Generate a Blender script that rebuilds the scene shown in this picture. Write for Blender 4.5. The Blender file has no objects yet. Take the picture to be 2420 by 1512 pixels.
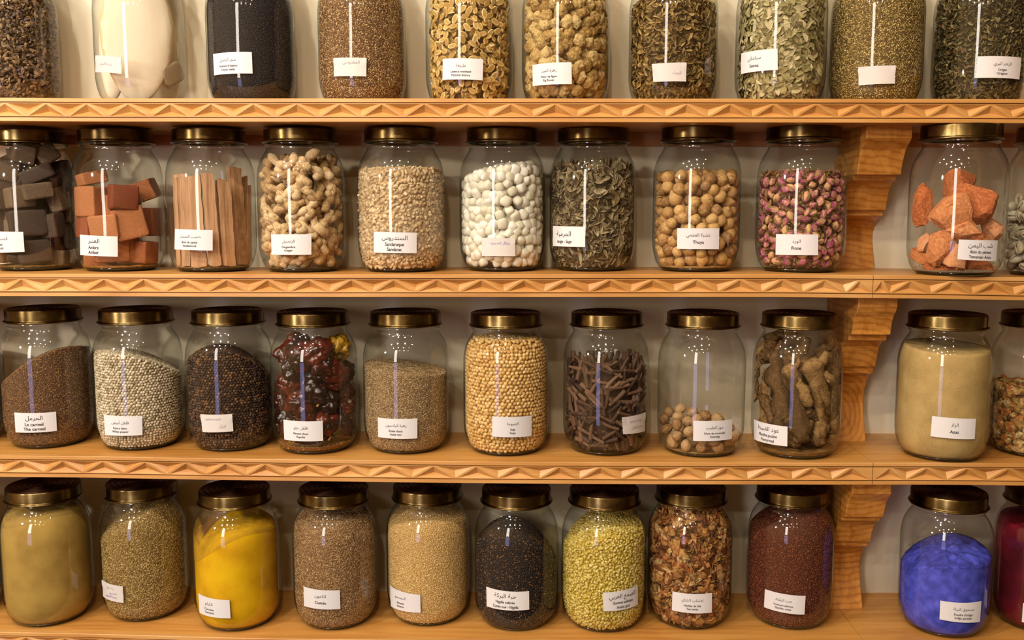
import bpy, math, json
import numpy as np
from mathutils import Vector, Matrix, Euler

# ---------------------------------------------------------------- measured layout (metres; x along the shelves, y into the wall, z up)
D = json.loads(r'''{"cam":{"D":1.5123641100329066,"h":0.19918474318599944,"yaw":-0.026341271494474808,"pit":0.11476135742512596,"roll":0.0005096734174005377,"f":2191.013080543841},"T":0.0372827522278313,"W":0.207,"knots":[[[-0.8718,0.3848],[-0.7327,0.3834],[-0.1079,0.3815],[0.0277,0.3811],[0.6364,0.3788],[0.7685,0.3778]],[[-0.89,0.0988],[-0.7477,0.0991],[-0.5357,0.0986],[-0.3952,0.0987],[-0.1092,0.0994],[0.0293,0.0998],[0.2632,0.1006],[0.3998,0.1009],[0.6511,0.0988],[0.7862,0.0966]],[[-0.9096,-0.2097],[-0.7641,-0.2098],[-0.5472,-0.212],[-0.4034,-0.2127],[-0.1107,-0.2141],[0.0311,-0.2141],[0.2705,-0.213],[0.4104,-0.2121],[0.6674,-0.2103],[0.8055,-0.2106]],[[-0.9284,-0.5235],[-0.7798,-0.5247],[-0.5582,-0.5283],[-0.4112,-0.5294],[-0.0396,-0.5283],[0.3847,-0.5254],[0.8238,-0.519]]],"jars":{"lavender":[0.0,-0.9122,0.12,0.3848,0.5096],"cuttle":[0.0,-0.6893,0.1248,0.3833,0.3985],"onion":[0.0,-0.496,0.1275,0.3827,0.2936],"parsley":[0.0,-0.3024,0.1262,0.3821,0.1825],"latence":[0.0,-0.1172,0.1252,0.3815,0.0714],"fig":[0.0,0.0488,0.1184,0.381,-0.0299],"henna":[0.0,0.2316,0.1201,0.3803,-0.141],"senna":[0.0,0.4127,0.1149,0.3797,-0.2484],"fennel":[0.0,0.5761,0.1209,0.379,-0.3391],"origan":[0.0,0.7521,0.1265,0.3779,-0.4302],"musk":[1.0,-0.8951,0.122,0.0988,0.5011],"amber":[1.0,-0.7343,0.1118,0.0991,0.4246],"sandal":[1.0,-0.5685,0.107,0.0987,0.3376],"ginger":[1.0,-0.4087,0.1042,0.0987,0.2476],"sandarac":[1.0,-0.2351,0.1052,0.099,0.1443],"salt":[1.0,-0.0602,0.1249,0.0995,0.0368],"sage":[1.0,0.0977,0.1274,0.1001,-0.0595],"thuya":[1.0,0.2759,0.1089,0.1006,-0.1686],"rose":[1.0,0.4523,0.0976,0.1005,-0.2739],"alum":[1.0,0.6932,0.0467,0.0981,-0.4184],"carmel":[2.0,-0.8743,0.1004,-0.2097,0.4967],"wpep":[2.0,-0.7057,0.095,-0.2104,0.4137],"bpep":[2.0,-0.5435,0.0988,-0.212,0.3254],"paprika":[2.0,-0.3901,0.0876,-0.2128,0.2392],"anise":[2.0,-0.2292,0.0961,-0.2135,0.1415],"soya":[2.0,-0.0526,0.0913,-0.2141,0.0328],"lpep":[2.0,0.1227,0.0963,-0.2137,-0.0762],"nutmeg":[2.0,0.2877,0.087,-0.2129,-0.178],"penny":[2.0,0.4492,0.0747,-0.2118,-0.2758],"azaz":[2.0,0.6927,0.0591,-0.2104,-0.4152],"khaki":[3.0,-0.8793,0.0766,-0.5239,0.5054],"dill":[3.0,-0.7152,0.1071,-0.5257,0.4159],"turmeric":[3.0,-0.5359,0.0793,-0.5285,0.3248],"cumin":[3.0,-0.3607,0.0914,-0.5293,0.2212],"sesame":[3.0,-0.1952,0.1104,-0.5288,0.1197],"nigella":[3.0,-0.0342,0.094,-0.5283,0.0213],"gum":[3.0,0.1219,0.0912,-0.5272,-0.0758],"tea":[3.0,0.2775,0.1043,-0.5262,-0.17],"cress":[3.0,0.4568,0.1043,-0.5244,-0.2753],"indigo":[3.0,0.7175,0.0719,-0.5206,-0.4252],"cowrie":[1.0,0.8629,0.07,0.0953,-0.4992],"stub3":[2.0,-1.0453,0.11,-0.2097,0.5724],"mix":[2.0,0.863,0.085,-0.2107,-0.4954],"stub4":[3.0,-1.0584,0.09,-0.5235,0.5837],"red":[3.0,0.8885,0.085,-0.5181,-0.5076]},"lab":{"cuttle":[-0.7888,0.0795,-0.0026,0.0721,-0.0253,0.0457,-0.9174,0.0529],"onion":[-0.6689,0.0807,0.3001,0.0818,0.3049,0.0469,-0.6553,0.0459],"parsley":[-0.4857,0.0727,0.2709,0.0715,0.2595,0.0417,-0.4967,0.0428],"latence":[-0.5465,0.0716,0.3821,0.0699,0.368,0.0357,-0.5569,0.0377],"fig":[-0.8467,0.0628,0.096,0.0631,0.1071,0.028,-0.8306,0.0283],"henna":[-0.5956,0.0626,0.1551,0.0631,0.1604,0.0328,-0.5606,0.0336],"senna":[-1.2351,0.0851,-0.3094,0.0848,-0.2906,0.0511,-1.2233,0.0511],"fennel":[-0.6933,0.0586,0.0706,0.0584,0.0753,0.0296,-0.6763,0.029],"origan":[-0.4615,0.0754,0.5253,0.0734,0.5003,0.0387,-0.4766,0.0412],"musk":[-1.0289,0.0695,0.2908,0.0683,0.2967,0.0342,-1.0284,0.0313],"amber":[-0.5697,0.0634,0.3646,0.0606,0.3489,0.0265,-0.6013,0.0289],"sandal":[-0.5801,0.0735,0.3421,0.0721,0.3263,0.0377,-0.6291,0.0393],"ginger":[-0.505,0.065,0.4382,0.0656,0.4272,0.0312,-0.5037,0.031],"sandarac":[-0.5159,0.0693,0.482,0.0676,0.4737,0.0335,-0.5221,0.0345],"salt":[-0.4383,0.0584,0.3223,0.0579,0.3276,0.0277,-0.4398,0.0278],"sage":[-1.1639,0.0772,-0.2189,0.0766,-0.2145,0.0426,-1.1624,0.0427],"thuya":[-0.585,0.0739,0.357,0.074,0.3611,0.0394,-0.5768,0.0397],"rose":[-0.8073,0.0644,0.1091,0.0642,0.1221,0.0304,-0.802,0.0303],"alum":[-0.352,0.0601,0.513,0.0585,0.4972,0.0257,-0.3592,0.0287],"carmel":[-0.2821,0.0686,0.6406,0.0675,0.6383,0.0339,-0.2809,0.0339],"wpep":[-0.4716,0.0664,0.4446,0.0649,0.4341,0.0317,-0.456,0.0315],"bpep":[-0.4002,0.0695,0.3405,0.0706,0.3551,0.0405,-0.3673,0.0385],"paprika":[-0.5407,0.0634,0.3974,0.0624,0.4003,0.0282,-0.5304,0.0288],"anise":[-0.5612,0.0667,0.3826,0.067,0.3744,0.0324,-0.5594,0.0326],"soya":[-0.2786,0.0736,0.6469,0.0724,0.6427,0.0372,-0.2855,0.0388],"lpep":[0.2983,0.0713,1.0273,0.073,1.0452,0.0401,0.3338,0.0421],"nutmeg":[-0.3323,0.0678,0.5859,0.0685,0.5912,0.0349,-0.3275,0.0334],"penny":[-1.3992,0.0592,-0.4379,0.0595,-0.4285,0.0261,-1.366,0.0248],"azaz":[-0.611,0.0798,0.3074,0.078,0.3068,0.044,-0.6216,0.0457],"dill":[-0.8465,0.075,-0.107,0.0739,-0.1125,0.0438,-0.8569,0.0446],"turmeric":[-0.7451,0.069,0.1291,0.0657,0.1392,0.0331,-0.725,0.0344],"cumin":[-0.608,0.0824,0.3025,0.0804,0.3068,0.0466,-0.6067,0.047],"sesame":[-1.0048,0.0683,-0.0729,0.0662,-0.0667,0.034,-0.9765,0.0306],"nigella":[-0.7445,0.0807,0.3151,0.0803,0.3214,0.0472,-0.7309,0.0455],"gum":[-0.0816,0.0807,0.8355,0.0845,0.8484,0.0489,-0.063,0.0474],"tea":[-0.5475,0.0732,0.3806,0.0736,0.3841,0.0383,-0.5523,0.0392],"cress":[-0.8325,0.0718,0.1025,0.0705,0.0906,0.0368,-0.8415,0.0387],"indigo":[-0.48,0.0713,0.4551,0.0716,0.4452,0.0354,-0.4753,0.0387],"red":[-0.789,0.055,0.111,0.052,0.111,0.018,-0.789,0.021]},"vz":[[-1.374,-1.306,-1.238,-1.17,-1.102,-1.034,-0.966,-0.898,-0.83,-0.7619,-0.6973,-0.626,-0.5604,-0.4915,-0.4227,-0.3507,-0.283,-0.2147,-0.1466,-0.0769,-0.0062,0.0641,0.137,0.2049,0.272,0.343,0.4084,0.4784,0.5475,0.6171,0.6833,0.7519,0.8199,0.8879,0.9559,1.0239,1.0919,1.1599,1.2279,1.2959,1.3639,1.4319],[-1.3639,-1.2959,-1.2279,-1.1599,-1.0919,-1.0239,-0.9559,-0.8879,-0.8196,-0.7492,-0.6812,-0.6165,-0.5449,-0.4759,-0.4092,-0.3391,-0.2686,-0.1989,-0.1272,-0.0523,0.0127,0.0859,0.1547,0.2254,0.2957,0.3664,0.4322,0.5026,0.5715,0.6385,0.705,0.7717,0.8397,0.9077,0.9757,1.0437,1.1117,1.1797,1.2477,1.3157,1.3837,1.4517],[-1.3839,-1.3159,-1.2479,-1.1799,-1.1119,-1.0439,-0.9759,-0.9079,-0.835,-0.7681,-0.6977,-0.6238,-0.5574,-0.4889,-0.422,-0.35,-0.2802,-0.2078,-0.1348,-0.0638,0.0063,0.0734,0.1432,0.2142,0.2837,0.353,0.4269,0.492,0.5577,0.6132,0.6809,0.7472,0.8147,0.8827,0.9507,1.0187,1.0867,1.1547,1.2227,1.2907,1.3587,1.4267],[-1.3941,-1.3261,-1.2581,-1.1901,-1.1221,-1.0541,-0.9861,-0.9181,-0.8488,-0.7804,-0.7091,-0.6366,-0.5657,-0.495,-0.423,-0.3512,-0.2795,-0.2081,-0.1368,-0.0642,0.0075,0.0761,0.1474,0.2199,0.2909,0.3617,0.4372,0.5037,0.5708,0.6274,0.6967,0.7643,0.8323,0.9003,0.9683,1.0363,1.1043,1.1723,1.2403,1.3083,1.3763,1.4443]],"b":[[0.6144915866051083,[[0.0475,0.3409],[0.046,0.3221],[0.0554,0.3147],[0.0677,0.3057],[0.0759,0.293],[0.0809,0.2816],[0.0853,0.2642],[0.1059,0.2639],[0.1067,0.2557],[0.1236,0.2503],[0.134,0.2411],[0.1414,0.2255],[0.1483,0.2054],[0.1602,0.2046],[0.16,0.1953],[0.1848,0.1866],[0.1987,0.1774],[0.2062,0.1645],[0.2062,0.148],[0.2004,0.1298],[0.1904,0.0991]]],[0.5976150705952752,[[0.0308,0.0604],[0.029,0.0456],[0.0343,0.0369],[0.0438,0.0276],[0.0502,0.0144],[0.0545,-0.0039],[0.0685,-0.0068],[0.0707,-0.016],[0.0849,-0.0197],[0.1009,-0.0305],[0.1079,-0.0446],[0.1167,-0.0689],[0.1243,-0.0708],[0.1271,-0.0824],[0.1475,-0.0908],[0.1593,-0.1065],[0.168,-0.1286],[0.1692,-0.1448],[0.1633,-0.1664],[0.1462,-0.2108]]],[0.60172407067253,[[0.0282,-0.2567],[0.0279,-0.272],[0.0349,-0.2794],[0.0458,-0.2911],[0.0515,-0.3055],[0.0566,-0.3219],[0.0698,-0.3273],[0.0717,-0.3337],[0.0878,-0.3413],[0.0981,-0.3509],[0.1074,-0.3694],[0.113,-0.3863],[0.1224,-0.3924],[0.1246,-0.3987],[0.1415,-0.4095],[0.1552,-0.4247],[0.162,-0.4455],[0.1564,-0.4751],[0.1459,-0.4981],[0.1348,-0.5223]]]],"PL":{"amber":[[-0.0491,-0.0094,0.1194,0.0407,0.0509,0.0387,0,-38],[-0.0416,-0.001,0.1598,0.0427,0.0203,0.0366,-12,20],[0.0071,-0.0444,0.1266,0.0437,0.0407,0.0366,3,12],[0.0217,-0.0538,0.0825,0.0509,0.0529,0.0244,-13,5],[-0.0214,-0.043,0.0763,0.0468,0.0407,0.0326,-6,-20],[0.0419,-0.0272,0.0315,0.0387,0.0387,0.0366,4,-40],[0.044,-0.0011,0.1383,0.0448,0.0346,0.0366,-20,-20],[0.054,-0.0016,0.0841,0.0326,0.0488,0.0366,0,-30],[-0.0451,-0.0011,0.0222,0.0468,0.0285,0.0326,2,-15],[-0.0639,-0.0023,0.0781,0.0305,0.0407,0.0326,0,-50],[0.0052,-0.0193,0.0372,0.0448,0.0448,0.0407,5,20],[-0.0039,-0.0,0.1015,0.061,0.0529,0.0529,10,30],[-0.0164,-0.0251,0.0398,0.0529,0.0468,0.0488,0,10]],"musk":[[0.0305,-0.0259,0.2004,0.0366,0.0305,0.0285,-35,20],[-0.0124,-0.0433,0.2003,0.0346,0.0305,0.0305,12,10],[0.0132,-0.0534,0.167,0.0529,0.0244,0.0265,-24,0],[0.0481,-0.0012,0.1718,0.0346,0.0387,0.0305,-12,-30],[0.0107,-0.057,0.1375,0.0468,0.0265,0.0285,-8,10],[-0.0218,-0.0505,0.1268,0.0407,0.0346,0.0305,-5,25],[-0.0138,-0.0584,0.0828,0.059,0.0437,0.0244,-3,8],[0.0421,-0.0269,0.1233,0.0224,0.0407,0.0387,-18,-30],[0.0327,-0.0442,0.0781,0.0305,0.0407,0.0326,-8,-35],[0.0514,-0.0014,0.0576,0.0224,0.0468,0.0305,-12,-40],[-0.0041,-0.0558,0.034,0.0509,0.0387,0.0305,-4,10],[0.038,-0.0242,0.0189,0.0427,0.0265,0.0326,3,-20],[-0.0447,-0.0223,0.127,0.0346,0.0427,0.0305,5,30],[-0.0421,-0.027,0.1732,0.0387,0.0366,0.0305,15,10],[-0.0628,-0.0021,0.0824,0.0448,0.0427,0.0305,2,20],[-0.0542,-0.0016,0.0329,0.0468,0.0366,0.0305,-3,30],[0.059,-0.0019,0.1106,0.0326,0.0529,0.0326,0,-20],[-0.0019,-0.0,0.1147,0.0671,0.0671,0.061,0,20],[-0.0144,-0.0001,0.0605,0.0671,0.061,0.061,0,50]],"alum":[[-0.0503,-0.0222,0.1172,0.0244,0.0671,0.0265,-4,-35],[-0.0132,-0.0534,0.0981,0.0549,0.0529,0.0346,-12,15],[0.0361,-0.0346,0.1079,0.0549,0.061,0.0346,20,-10],[0.0095,-0.0491,0.0717,0.0387,0.0305,0.0285,-20,15],[-0.0233,-0.0498,0.0446,0.0285,0.0529,0.0265,8,10],[-0.0467,-0.011,0.0531,0.0203,0.0285,0.0203,10,-20],[0.0006,-0.01,0.1431,0.0427,0.0468,0.0407,15,30],[0.0546,-0.0017,0.0762,0.0285,0.0387,0.0285,-10,-30],[-0.0514,-0.0016,0.027,0.0448,0.0285,0.0305,0,0],[0.0042,-0.0448,0.034,0.0326,0.0326,0.0285,10,20],[0.0431,-0.013,0.0174,0.0529,0.0183,0.0305,3,0],[0.0276,-0.0417,0.0648,0.0265,0.0163,0.0183,0,20],[-0.0149,-0.0261,0.0146,0.061,0.0142,0.0488,0,10],[0.0238,-0.0003,0.0447,0.0509,0.0448,0.0366,10,10]],"paprika":[[-0.0283,-0.0101,0.1822,0.0346,0.0346,0.0346],[-0.0528,-0.0017,0.1666,0.0244,0.0244,0.0244],[-0.02,-0.0458,0.1679,0.0326,0.0326,0.0326],[0.0069,-0.0495,0.1761,0.0346,0.0346,0.0346],[0.043,-0.0131,0.1772,0.0346,0.0346,0.0346],[0.0145,-0.0531,0.1509,0.0305,0.0305,0.0305],[-0.0412,-0.0364,0.1438,0.0326,0.0326,0.0326],[0.0393,-0.0384,0.1348,0.0387,0.0387,0.0387],[-0.045,-0.0316,0.1195,0.0285,0.0285,0.0285],[0.0012,-0.055,0.1114,0.0326,0.0326,0.0326],[-0.0342,-0.0431,0.0913,0.0346,0.0346,0.0346],[0.0255,-0.0487,0.0855,0.0346,0.0346,0.0346],[0.0484,-0.0126,0.0728,0.0265,0.0265,0.0265],[0.0568,-0.002,0.0969,0.0265,0.0265,0.0265],[-0.0613,-0.0023,0.0842,0.0265,0.0265,0.0265],[0.0206,-0.051,0.0517,0.0326,0.0326,0.0326],[0.0463,-0.0188,0.0344,0.0346,0.0346,0.0346],[0.0618,-0.0023,0.1344,0.0265,0.0265,0.0265],[-0.0162,-0.0473,0.072,0.0305,0.0305,0.0305],[-0.0571,-0.002,0.0466,0.0346,0.0346,0.0346],[-0.0129,-0.0153,0.1262,0.0488,0.0488,0.0488],[0.0132,-0.0001,0.0651,0.0529,0.0529,0.0529],[-0.0421,-0.0011,0.059,0.0529,0.0529,0.0529],[-0.021,-0.0454,0.0417,0.0305,0.0305,0.0305],[0.0036,-0.0499,0.035,0.0305,0.0305,0.0305]],"nutmeg":[[-0.039,-0.0456,0.0533,0.0203,0.0203,0.0203],[-0.0602,-0.0022,0.0348,0.0214,0.0214,0.0214],[-0.0386,-0.0433,0.0334,0.0224,0.0224,0.0224],[-0.0179,-0.0573,0.0452,0.0224,0.0224,0.0224],[-0.0472,-0.0283,0.0185,0.0203,0.0203,0.0203],[-0.0246,-0.0547,0.0187,0.0234,0.0234,0.0234],[0.0032,-0.0599,0.0189,0.0254,0.0254,0.0254],[0.0318,-0.0485,0.0175,0.0244,0.0244,0.0244],[0.0038,-0.0599,0.0342,0.0224,0.0224,0.0224],[0.0227,-0.0556,0.0294,0.0203,0.0203,0.0203],[0.0441,-0.0329,0.0276,0.0214,0.0214,0.0214],[0.0546,-0.0018,0.0096,0.0224,0.0224,0.0224],[-0.038,-0.0126,0.0601,0.0183,0.0183,0.0183],[-0.0543,-0.0018,0.0648,0.0244,0.0244,0.0244],[-0.0343,-0.0007,0.072,0.0224,0.0224,0.0224],[-0.0218,-0.0206,0.0539,0.0224,0.0224,0.0224],[-0.005,-0.0497,0.0612,0.0224,0.0224,0.0224],[0.0072,-0.0,0.0606,0.0244,0.0244,0.0244],[0.0096,-0.0491,0.0489,0.0224,0.0224,0.0224],[0.0281,-0.0414,0.0481,0.0224,0.0224,0.0224],[0.0475,-0.0014,0.042,0.0224,0.0224,0.0224],[-0.0626,-0.0024,0.0524,0.0224,0.0224,0.0224],[0.0583,-0.0021,0.0274,0.0203,0.0203,0.0203],[-0.014,-0.0001,0.0651,0.0244,0.0244,0.0244],[0.0283,-0.0005,0.0561,0.0224,0.0224,0.0224],[-0.0127,-0.0154,0.0182,0.0244,0.0244,0.0244],[0.0293,-0.0005,0.0189,0.0265,0.0265,0.0265],[-0.0346,-0.0007,0.0379,0.0265,0.0265,0.0265]],"penny":[[-0.0464,-0.0187,0.1466,0.044,-0.0237,0.0314,0.0159],[-0.0168,-0.0555,0.1581,0.0237,-0.0551,0.0917,0.0098],[0.0211,-0.0453,0.1667,0.0488,-0.0108,0.0695,0.0153],[0.0414,-0.0362,0.1476,0.0545,-0.0198,0.1224,0.0065],[-0.058,-0.002,0.1042,-0.0377,-0.0441,0.0579,0.0085],[0.0387,-0.0009,0.1862,0.0663,-0.0027,0.137,0.0122],[0.0572,-0.002,0.0639,0.0585,-0.0021,0.0296,0.0081],[-0.0726,-0.0032,0.1795,-0.0739,-0.0033,0.0817,0.0122],[-0.0538,-0.0018,0.1694,-0.0811,-0.004,0.1163,0.0073],[-0.0478,-0.0014,0.1739,-0.0064,-0.0189,0.1614,0.0122],[0.0114,-0.0383,0.1652,0.008,-0.0494,0.1501,0.0061],[-0.0091,-0.0,0.1755,0.0056,-0.0,0.0426,0.0183],[-0.0025,-0.0499,0.0532,0.0043,-0.0498,0.0283,0.0073],[0.0515,-0.0016,0.1105,0.0451,-0.0012,0.0672,0.0081],[-0.0406,-0.001,0.2064,-0.0637,-0.0025,0.1561,0.0122],[0.0625,-0.0024,0.1325,0.065,-0.0026,0.0688,0.0081],[0.0201,-0.0512,0.0844,0.0366,-0.0411,0.0645,0.0061]],"sandal":[[-0.0558,-0.0018,0.1661,-0.0528,-0.0016,0.0081,0.0234,0.0234],[-0.0291,-0.0431,0.1628,-0.0231,-0.0466,0.009,0.0275,0.0275],[-0.0049,-0.0578,0.1661,0.0023,-0.058,0.0113,0.0179,0.0234],[0.0227,-0.0512,0.1549,0.0276,-0.0487,0.0104,0.0224,0.0234],[0.0411,-0.0183,0.1788,0.0495,-0.0014,0.0096,0.0281,0.0175],[0.0137,-0.0146,0.1591,0.0132,-0.015,0.0099,0.0153,0.0122],[0.0566,-0.0019,0.1644,0.0567,-0.0019,0.0106,0.0098,0.0092],[0.0636,-0.0024,0.1483,0.0611,-0.0022,0.015,0.0102,0.0112],[-0.0663,-0.0026,0.1603,-0.0653,-0.0025,0.0105,0.0077,0.0061]],"cuttle":[[-0.0143,-0.0264,0.0195],[-0.0059,-0.0294,0.1747],[0.0489,-0.0102,0.0597],[-0.0613,-0.0021,0.022],[-0.0457,-0.0012,0.1773]]},"fill":{"henna":[[-0.9,0.159],[0.85,0.154]],"amber":[[0.0,0.152]],"sandal":[[-0.63,0.164],[0.56,0.176]],"ginger":[[0.01,0.183]],"sandarac":[[0.02,0.172]],"salt":[[-0.47,0.166],[0.63,0.18]],"sage":[[0.01,0.168]],"thuya":[[-0.02,0.17]],"rose":[[-0.02,0.164]],"cowrie":[[-0.78,0.131]],"carmel":[[-0.92,0.126],[-0.44,0.151],[0.04,0.169],[0.49,0.179],[0.99,0.175]],"wpep":[[-0.9,0.17],[0.02,0.161],[1.0,0.124]],"bpep":[[-0.95,0.159],[-0.02,0.174],[0.97,0.122]],"paprika":[[0.0,0.203]],"anise":[[-0.91,0.149],[0.92,0.133]],"soya":[[0.01,0.195]],"lpep":[[-0.83,0.163],[0.67,0.16]],"nutmeg":[[-0.86,0.078],[-0.15,0.08],[0.95,0.033]],"azaz":[[-1.0,0.186],[-0.04,0.182],[0.93,0.18]],"mix":[[-0.79,0.112],[-0.34,0.107]],"khaki":[[-0.8,0.185],[-0.43,0.194],[0.04,0.199],[0.69,0.198]],"dill":[[-0.93,0.15],[-0.38,0.18],[0.02,0.196],[0.62,0.211]],"turmeric":[[-0.94,0.126],[0.02,0.175],[0.82,0.173]],"cumin":[[-0.93,0.178],[-0.01,0.193],[0.92,0.177]],"sesame":[[-0.96,0.168],[-0.01,0.187],[0.94,0.173]],"nigella":[[-0.95,0.152],[-0.21,0.176],[0.4,0.162],[0.83,0.134]],"gum":[[-0.96,0.133],[0.03,0.177],[0.96,0.167]],"tea":[[-0.03,0.225]],"cress":[[-1.0,0.16],[0.0,0.19]],"indigo":[[-1.0,0.096],[0.04,0.13],[0.97,0.126]],"red":[[-0.56,0.182]]}}''')
W = D['W']; T = D['T']
scene = bpy.context.scene
col = scene.collection
rng = np.random.default_rng(11)
PI = math.pi

# ---------------------------------------------------------------- camera
cd = D['cam']
cy_, sy_ = math.cos(cd['yaw']), math.sin(cd['yaw']); cp_, sp_ = math.cos(cd['pit']), math.sin(cd['pit'])
fwd = Vector((sy_ * cp_, cy_ * cp_, -sp_)); right = Vector((cy_, -sy_, 0)); up = right.cross(fwd)
cr_, sr_ = math.cos(cd['roll']), math.sin(cd['roll'])
r2 = cr_ * right + sr_ * up; u2 = -sr_ * right + cr_ * up
cam_data = bpy.data.cameras.new('camera'); cam = bpy.data.objects.new('camera', cam_data); col.objects.link(cam)
M = Matrix((r2, u2, -fwd)).transposed().to_4x4(); M.translation = Vector((0, -cd['D'], cd['h'])); cam.matrix_world = M
cam_data.sensor_fit = 'HORIZONTAL'; cam_data.sensor_width = 36.0; cam_data.lens = cd['f'] / 2420 * 36
cam_data.clip_start = .05; cam_data.clip_end = 50
scene.camera = cam

def lin(h):
    if isinstance(h, str):
        h = h.lstrip('#'); c = [int(h[i:i + 2], 16) / 255 for i in (0, 2, 4)]
    else: c = h
    return tuple(v / 12.92 if v <= .04045 else ((v + .055) / 1.055) ** 2.4 for v in c)

# ---------------------------------------------------------------- world, lights, exposure
world = bpy.data.worlds.new('room_light'); scene.world = world; world.use_nodes = True
wn = world.node_tree.nodes; wl = world.node_tree.links
bg = wn['Background']; tc = wn.new('ShaderNodeTexCoord'); sx = wn.new('ShaderNodeSeparateXYZ'); rp = wn.new('ShaderNodeValToRGB')
lr = wn.new('ShaderNodeMapRange'); lr.inputs['From Min'].default_value = -1; lr.inputs['From Max'].default_value = 1; lr.inputs['To Min'].default_value = 1.2; lr.inputs['To Max'].default_value = .10; wl.new(sx.outputs['X'], lr.inputs['Value']); wl.new(lr.outputs[0], bg.inputs['Strength'])
mp = wn.new('ShaderNodeMapRange'); mp.inputs['From Min'].default_value = -1; mp.inputs['From Max'].default_value = 1
wl.new(tc.outputs['Generated'], sx.inputs[0]); wl.new(sx.outputs['Z'], mp.inputs['Value']); wl.new(mp.outputs[0], rp.inputs[0]); wl.new(rp.outputs[0], bg.inputs['Color'])
e = rp.color_ramp.elements; e[0].position = 0.25; e[0].color = (*lin('#6b4a2c'), 1); e[1].position = .85; e[1].color = (*lin('#b39a7c'), 1)
m_ = rp.color_ramp.elements.new(.5); m_.color = (*lin('#bd9363'), 1)

def area(name, loc, size, size_y, power, color, target):
    l = bpy.data.lights.new(name, 'AREA'); l.shape = 'RECTANGLE'; l.size = size; l.size_y = size_y; l.energy = power; l.color = color
    o = bpy.data.objects.new(name, l); col.objects.link(o); o.location = loc
    o.rotation_euler = (Vector(target) - Vector(loc)).to_track_quat('-Z', 'Y').to_euler(); return o
# daylight through the tall doorway across the room, its lower half a cooler paved yard
area('doorway_daylight', (-1.72, -4.0, 0.98), .58, 1.95, 38, (1.0, .90, .79), (-1.72, 0, .98))
area('doorway_yard', (-1.72, -4.0, -0.75), .78, 1.25, 7.5, (.48, .5, 1.0), (-1.72, 0, -.75))
# unseen point light added low on the left to steepen falloff across the shelves
l = bpy.data.lights.new('added_side_light', 'POINT'); l.energy = 66; l.shadow_soft_size = .07; l.color = (1, .88, .74)
o = bpy.data.objects.new('added_side_light', l); col.objects.link(o); o.location = (-2.05, -1.45, .62)
# small ceiling spots in rows
for yi, yy in enumerate((-.62, -1.5, -2.5, -3.6)):
    for xi in range(4):
        xx = -1.75 + xi * .78 + (.12 if yi % 2 else 0)
        l = bpy.data.lights.new('ceiling_spot', 'POINT'); l.energy = [9, 25, 19, 12][yi] * [2.15, 1.75, 1.3, .30][xi]; l.shadow_soft_size = .036; l.color = [(1, .93, .82), (1, .91, .77), (1, .80, .56), (1, .64, .32)][xi]
        o = bpy.data.objects.new('ceiling_spot', l); col.objects.link(o); o.location = (xx, yy, 1.75)
scene.view_settings.view_transform = 'Standard'; scene.view_settings.look = 'None'; scene.view_settings.gamma = 1
scene.view_settings.use_curve_mapping = False
scene.view_settings.exposure = 0.18
scene.cycles.max_bounces = 7; scene.cycles.diffuse_bounces = 3; scene.cycles.glossy_bounces = 3; scene.cycles.transmission_bounces = 4
scene.cycles.transparent_max_bounces = 14; scene.cycles.caustics_reflective = False; scene.cycles.caustics_refractive = False
scene.cycles.sample_clamp_indirect = 4

# ---------------------------------------------------------------- helpers
def kz(s, x):
    K = D['knots'][s]; xs = [k[0] for k in K]; zs = [k[1] for k in K]
    x = np.asarray(x, float)
    z = np.interp(x, xs, zs)
    sl = (zs[-1] - zs[-2]) / (xs[-1] - xs[-2]); z = np.where(x > xs[-1], zs[-1] + sl * .5 * (x - xs[-1]), z)
    return z

def mesh(name, V, F, mats, smooth=False, midx=None):
    """F: list of index arrays, one (n,k) array per face size, or a plain list of tuples"""
    me = bpy.data.meshes.new(name); V = np.asarray(V, np.float32)
    if len(F) and not isinstance(F[0], np.ndarray): 
        me.from_pydata(V.tolist(), [], [tuple(int(i) for i in f) for f in F])
    else:
        F = [f for f in F if len(f)]
        loops = np.concatenate([f.ravel() for f in F]); tot = np.concatenate([np.full(len(f), f.shape[1]) for f in F])
        me.vertices.add(len(V)); me.vertices.foreach_set('co', V.ravel())
        me.loops.add(len(loops)); me.loops.foreach_set('vertex_index', loops.astype(np.int32))
        me.polygons.add(len(tot)); me.polygons.foreach_set('loop_start', np.concatenate([[0], np.cumsum(tot)[:-1]]).astype(np.int32)); me.polygons.foreach_set('loop_total', tot.astype(np.int32))
    for m in (mats if isinstance(mats, (list, tuple)) else [mats]): me.materials.append(m)
    if midx is not None: me.polygons.foreach_set('material_index', np.asarray(midx, np.int32))
    me.polygons.foreach_set('use_smooth', np.full(len(me.polygons), smooth)); me.update(); me.validate(); return me

def obj(name, me, parent=None, loc=None, rot=None, **props):
    o = bpy.data.objects.new(name, me); col.objects.link(o)
    if parent: o.parent = parent
    if loc is not None: o.location = loc
    if rot is not None: o.rotation_euler = rot
    for k, v in props.items(): o[k] = v
    return o

def lathe(profile, n=64, mats=None, name='lathe', smooth=True, seg_mat=None, a0=0.0):
    P = np.array(profile, float); th = np.linspace(0, 2 * PI, n, endpoint=False) + a0
    V = np.stack([P[:, 0, None] * np.sin(th), -P[:, 0, None] * np.cos(th), np.repeat(P[:, 1, None], n, 1)], -1).reshape(-1, 3)
    i = np.arange(len(P) - 1)[:, None] * n; j = np.arange(n)[None]; k = (j + 1) % n
    F = np.stack([i + j, i + k, i + n + k, i + n + j], -1).reshape(-1, 4)
    mi = None if seg_mat is None else np.repeat(seg_mat, n)
    return mesh(name, V, [F], mats, smooth, mi)

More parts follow.
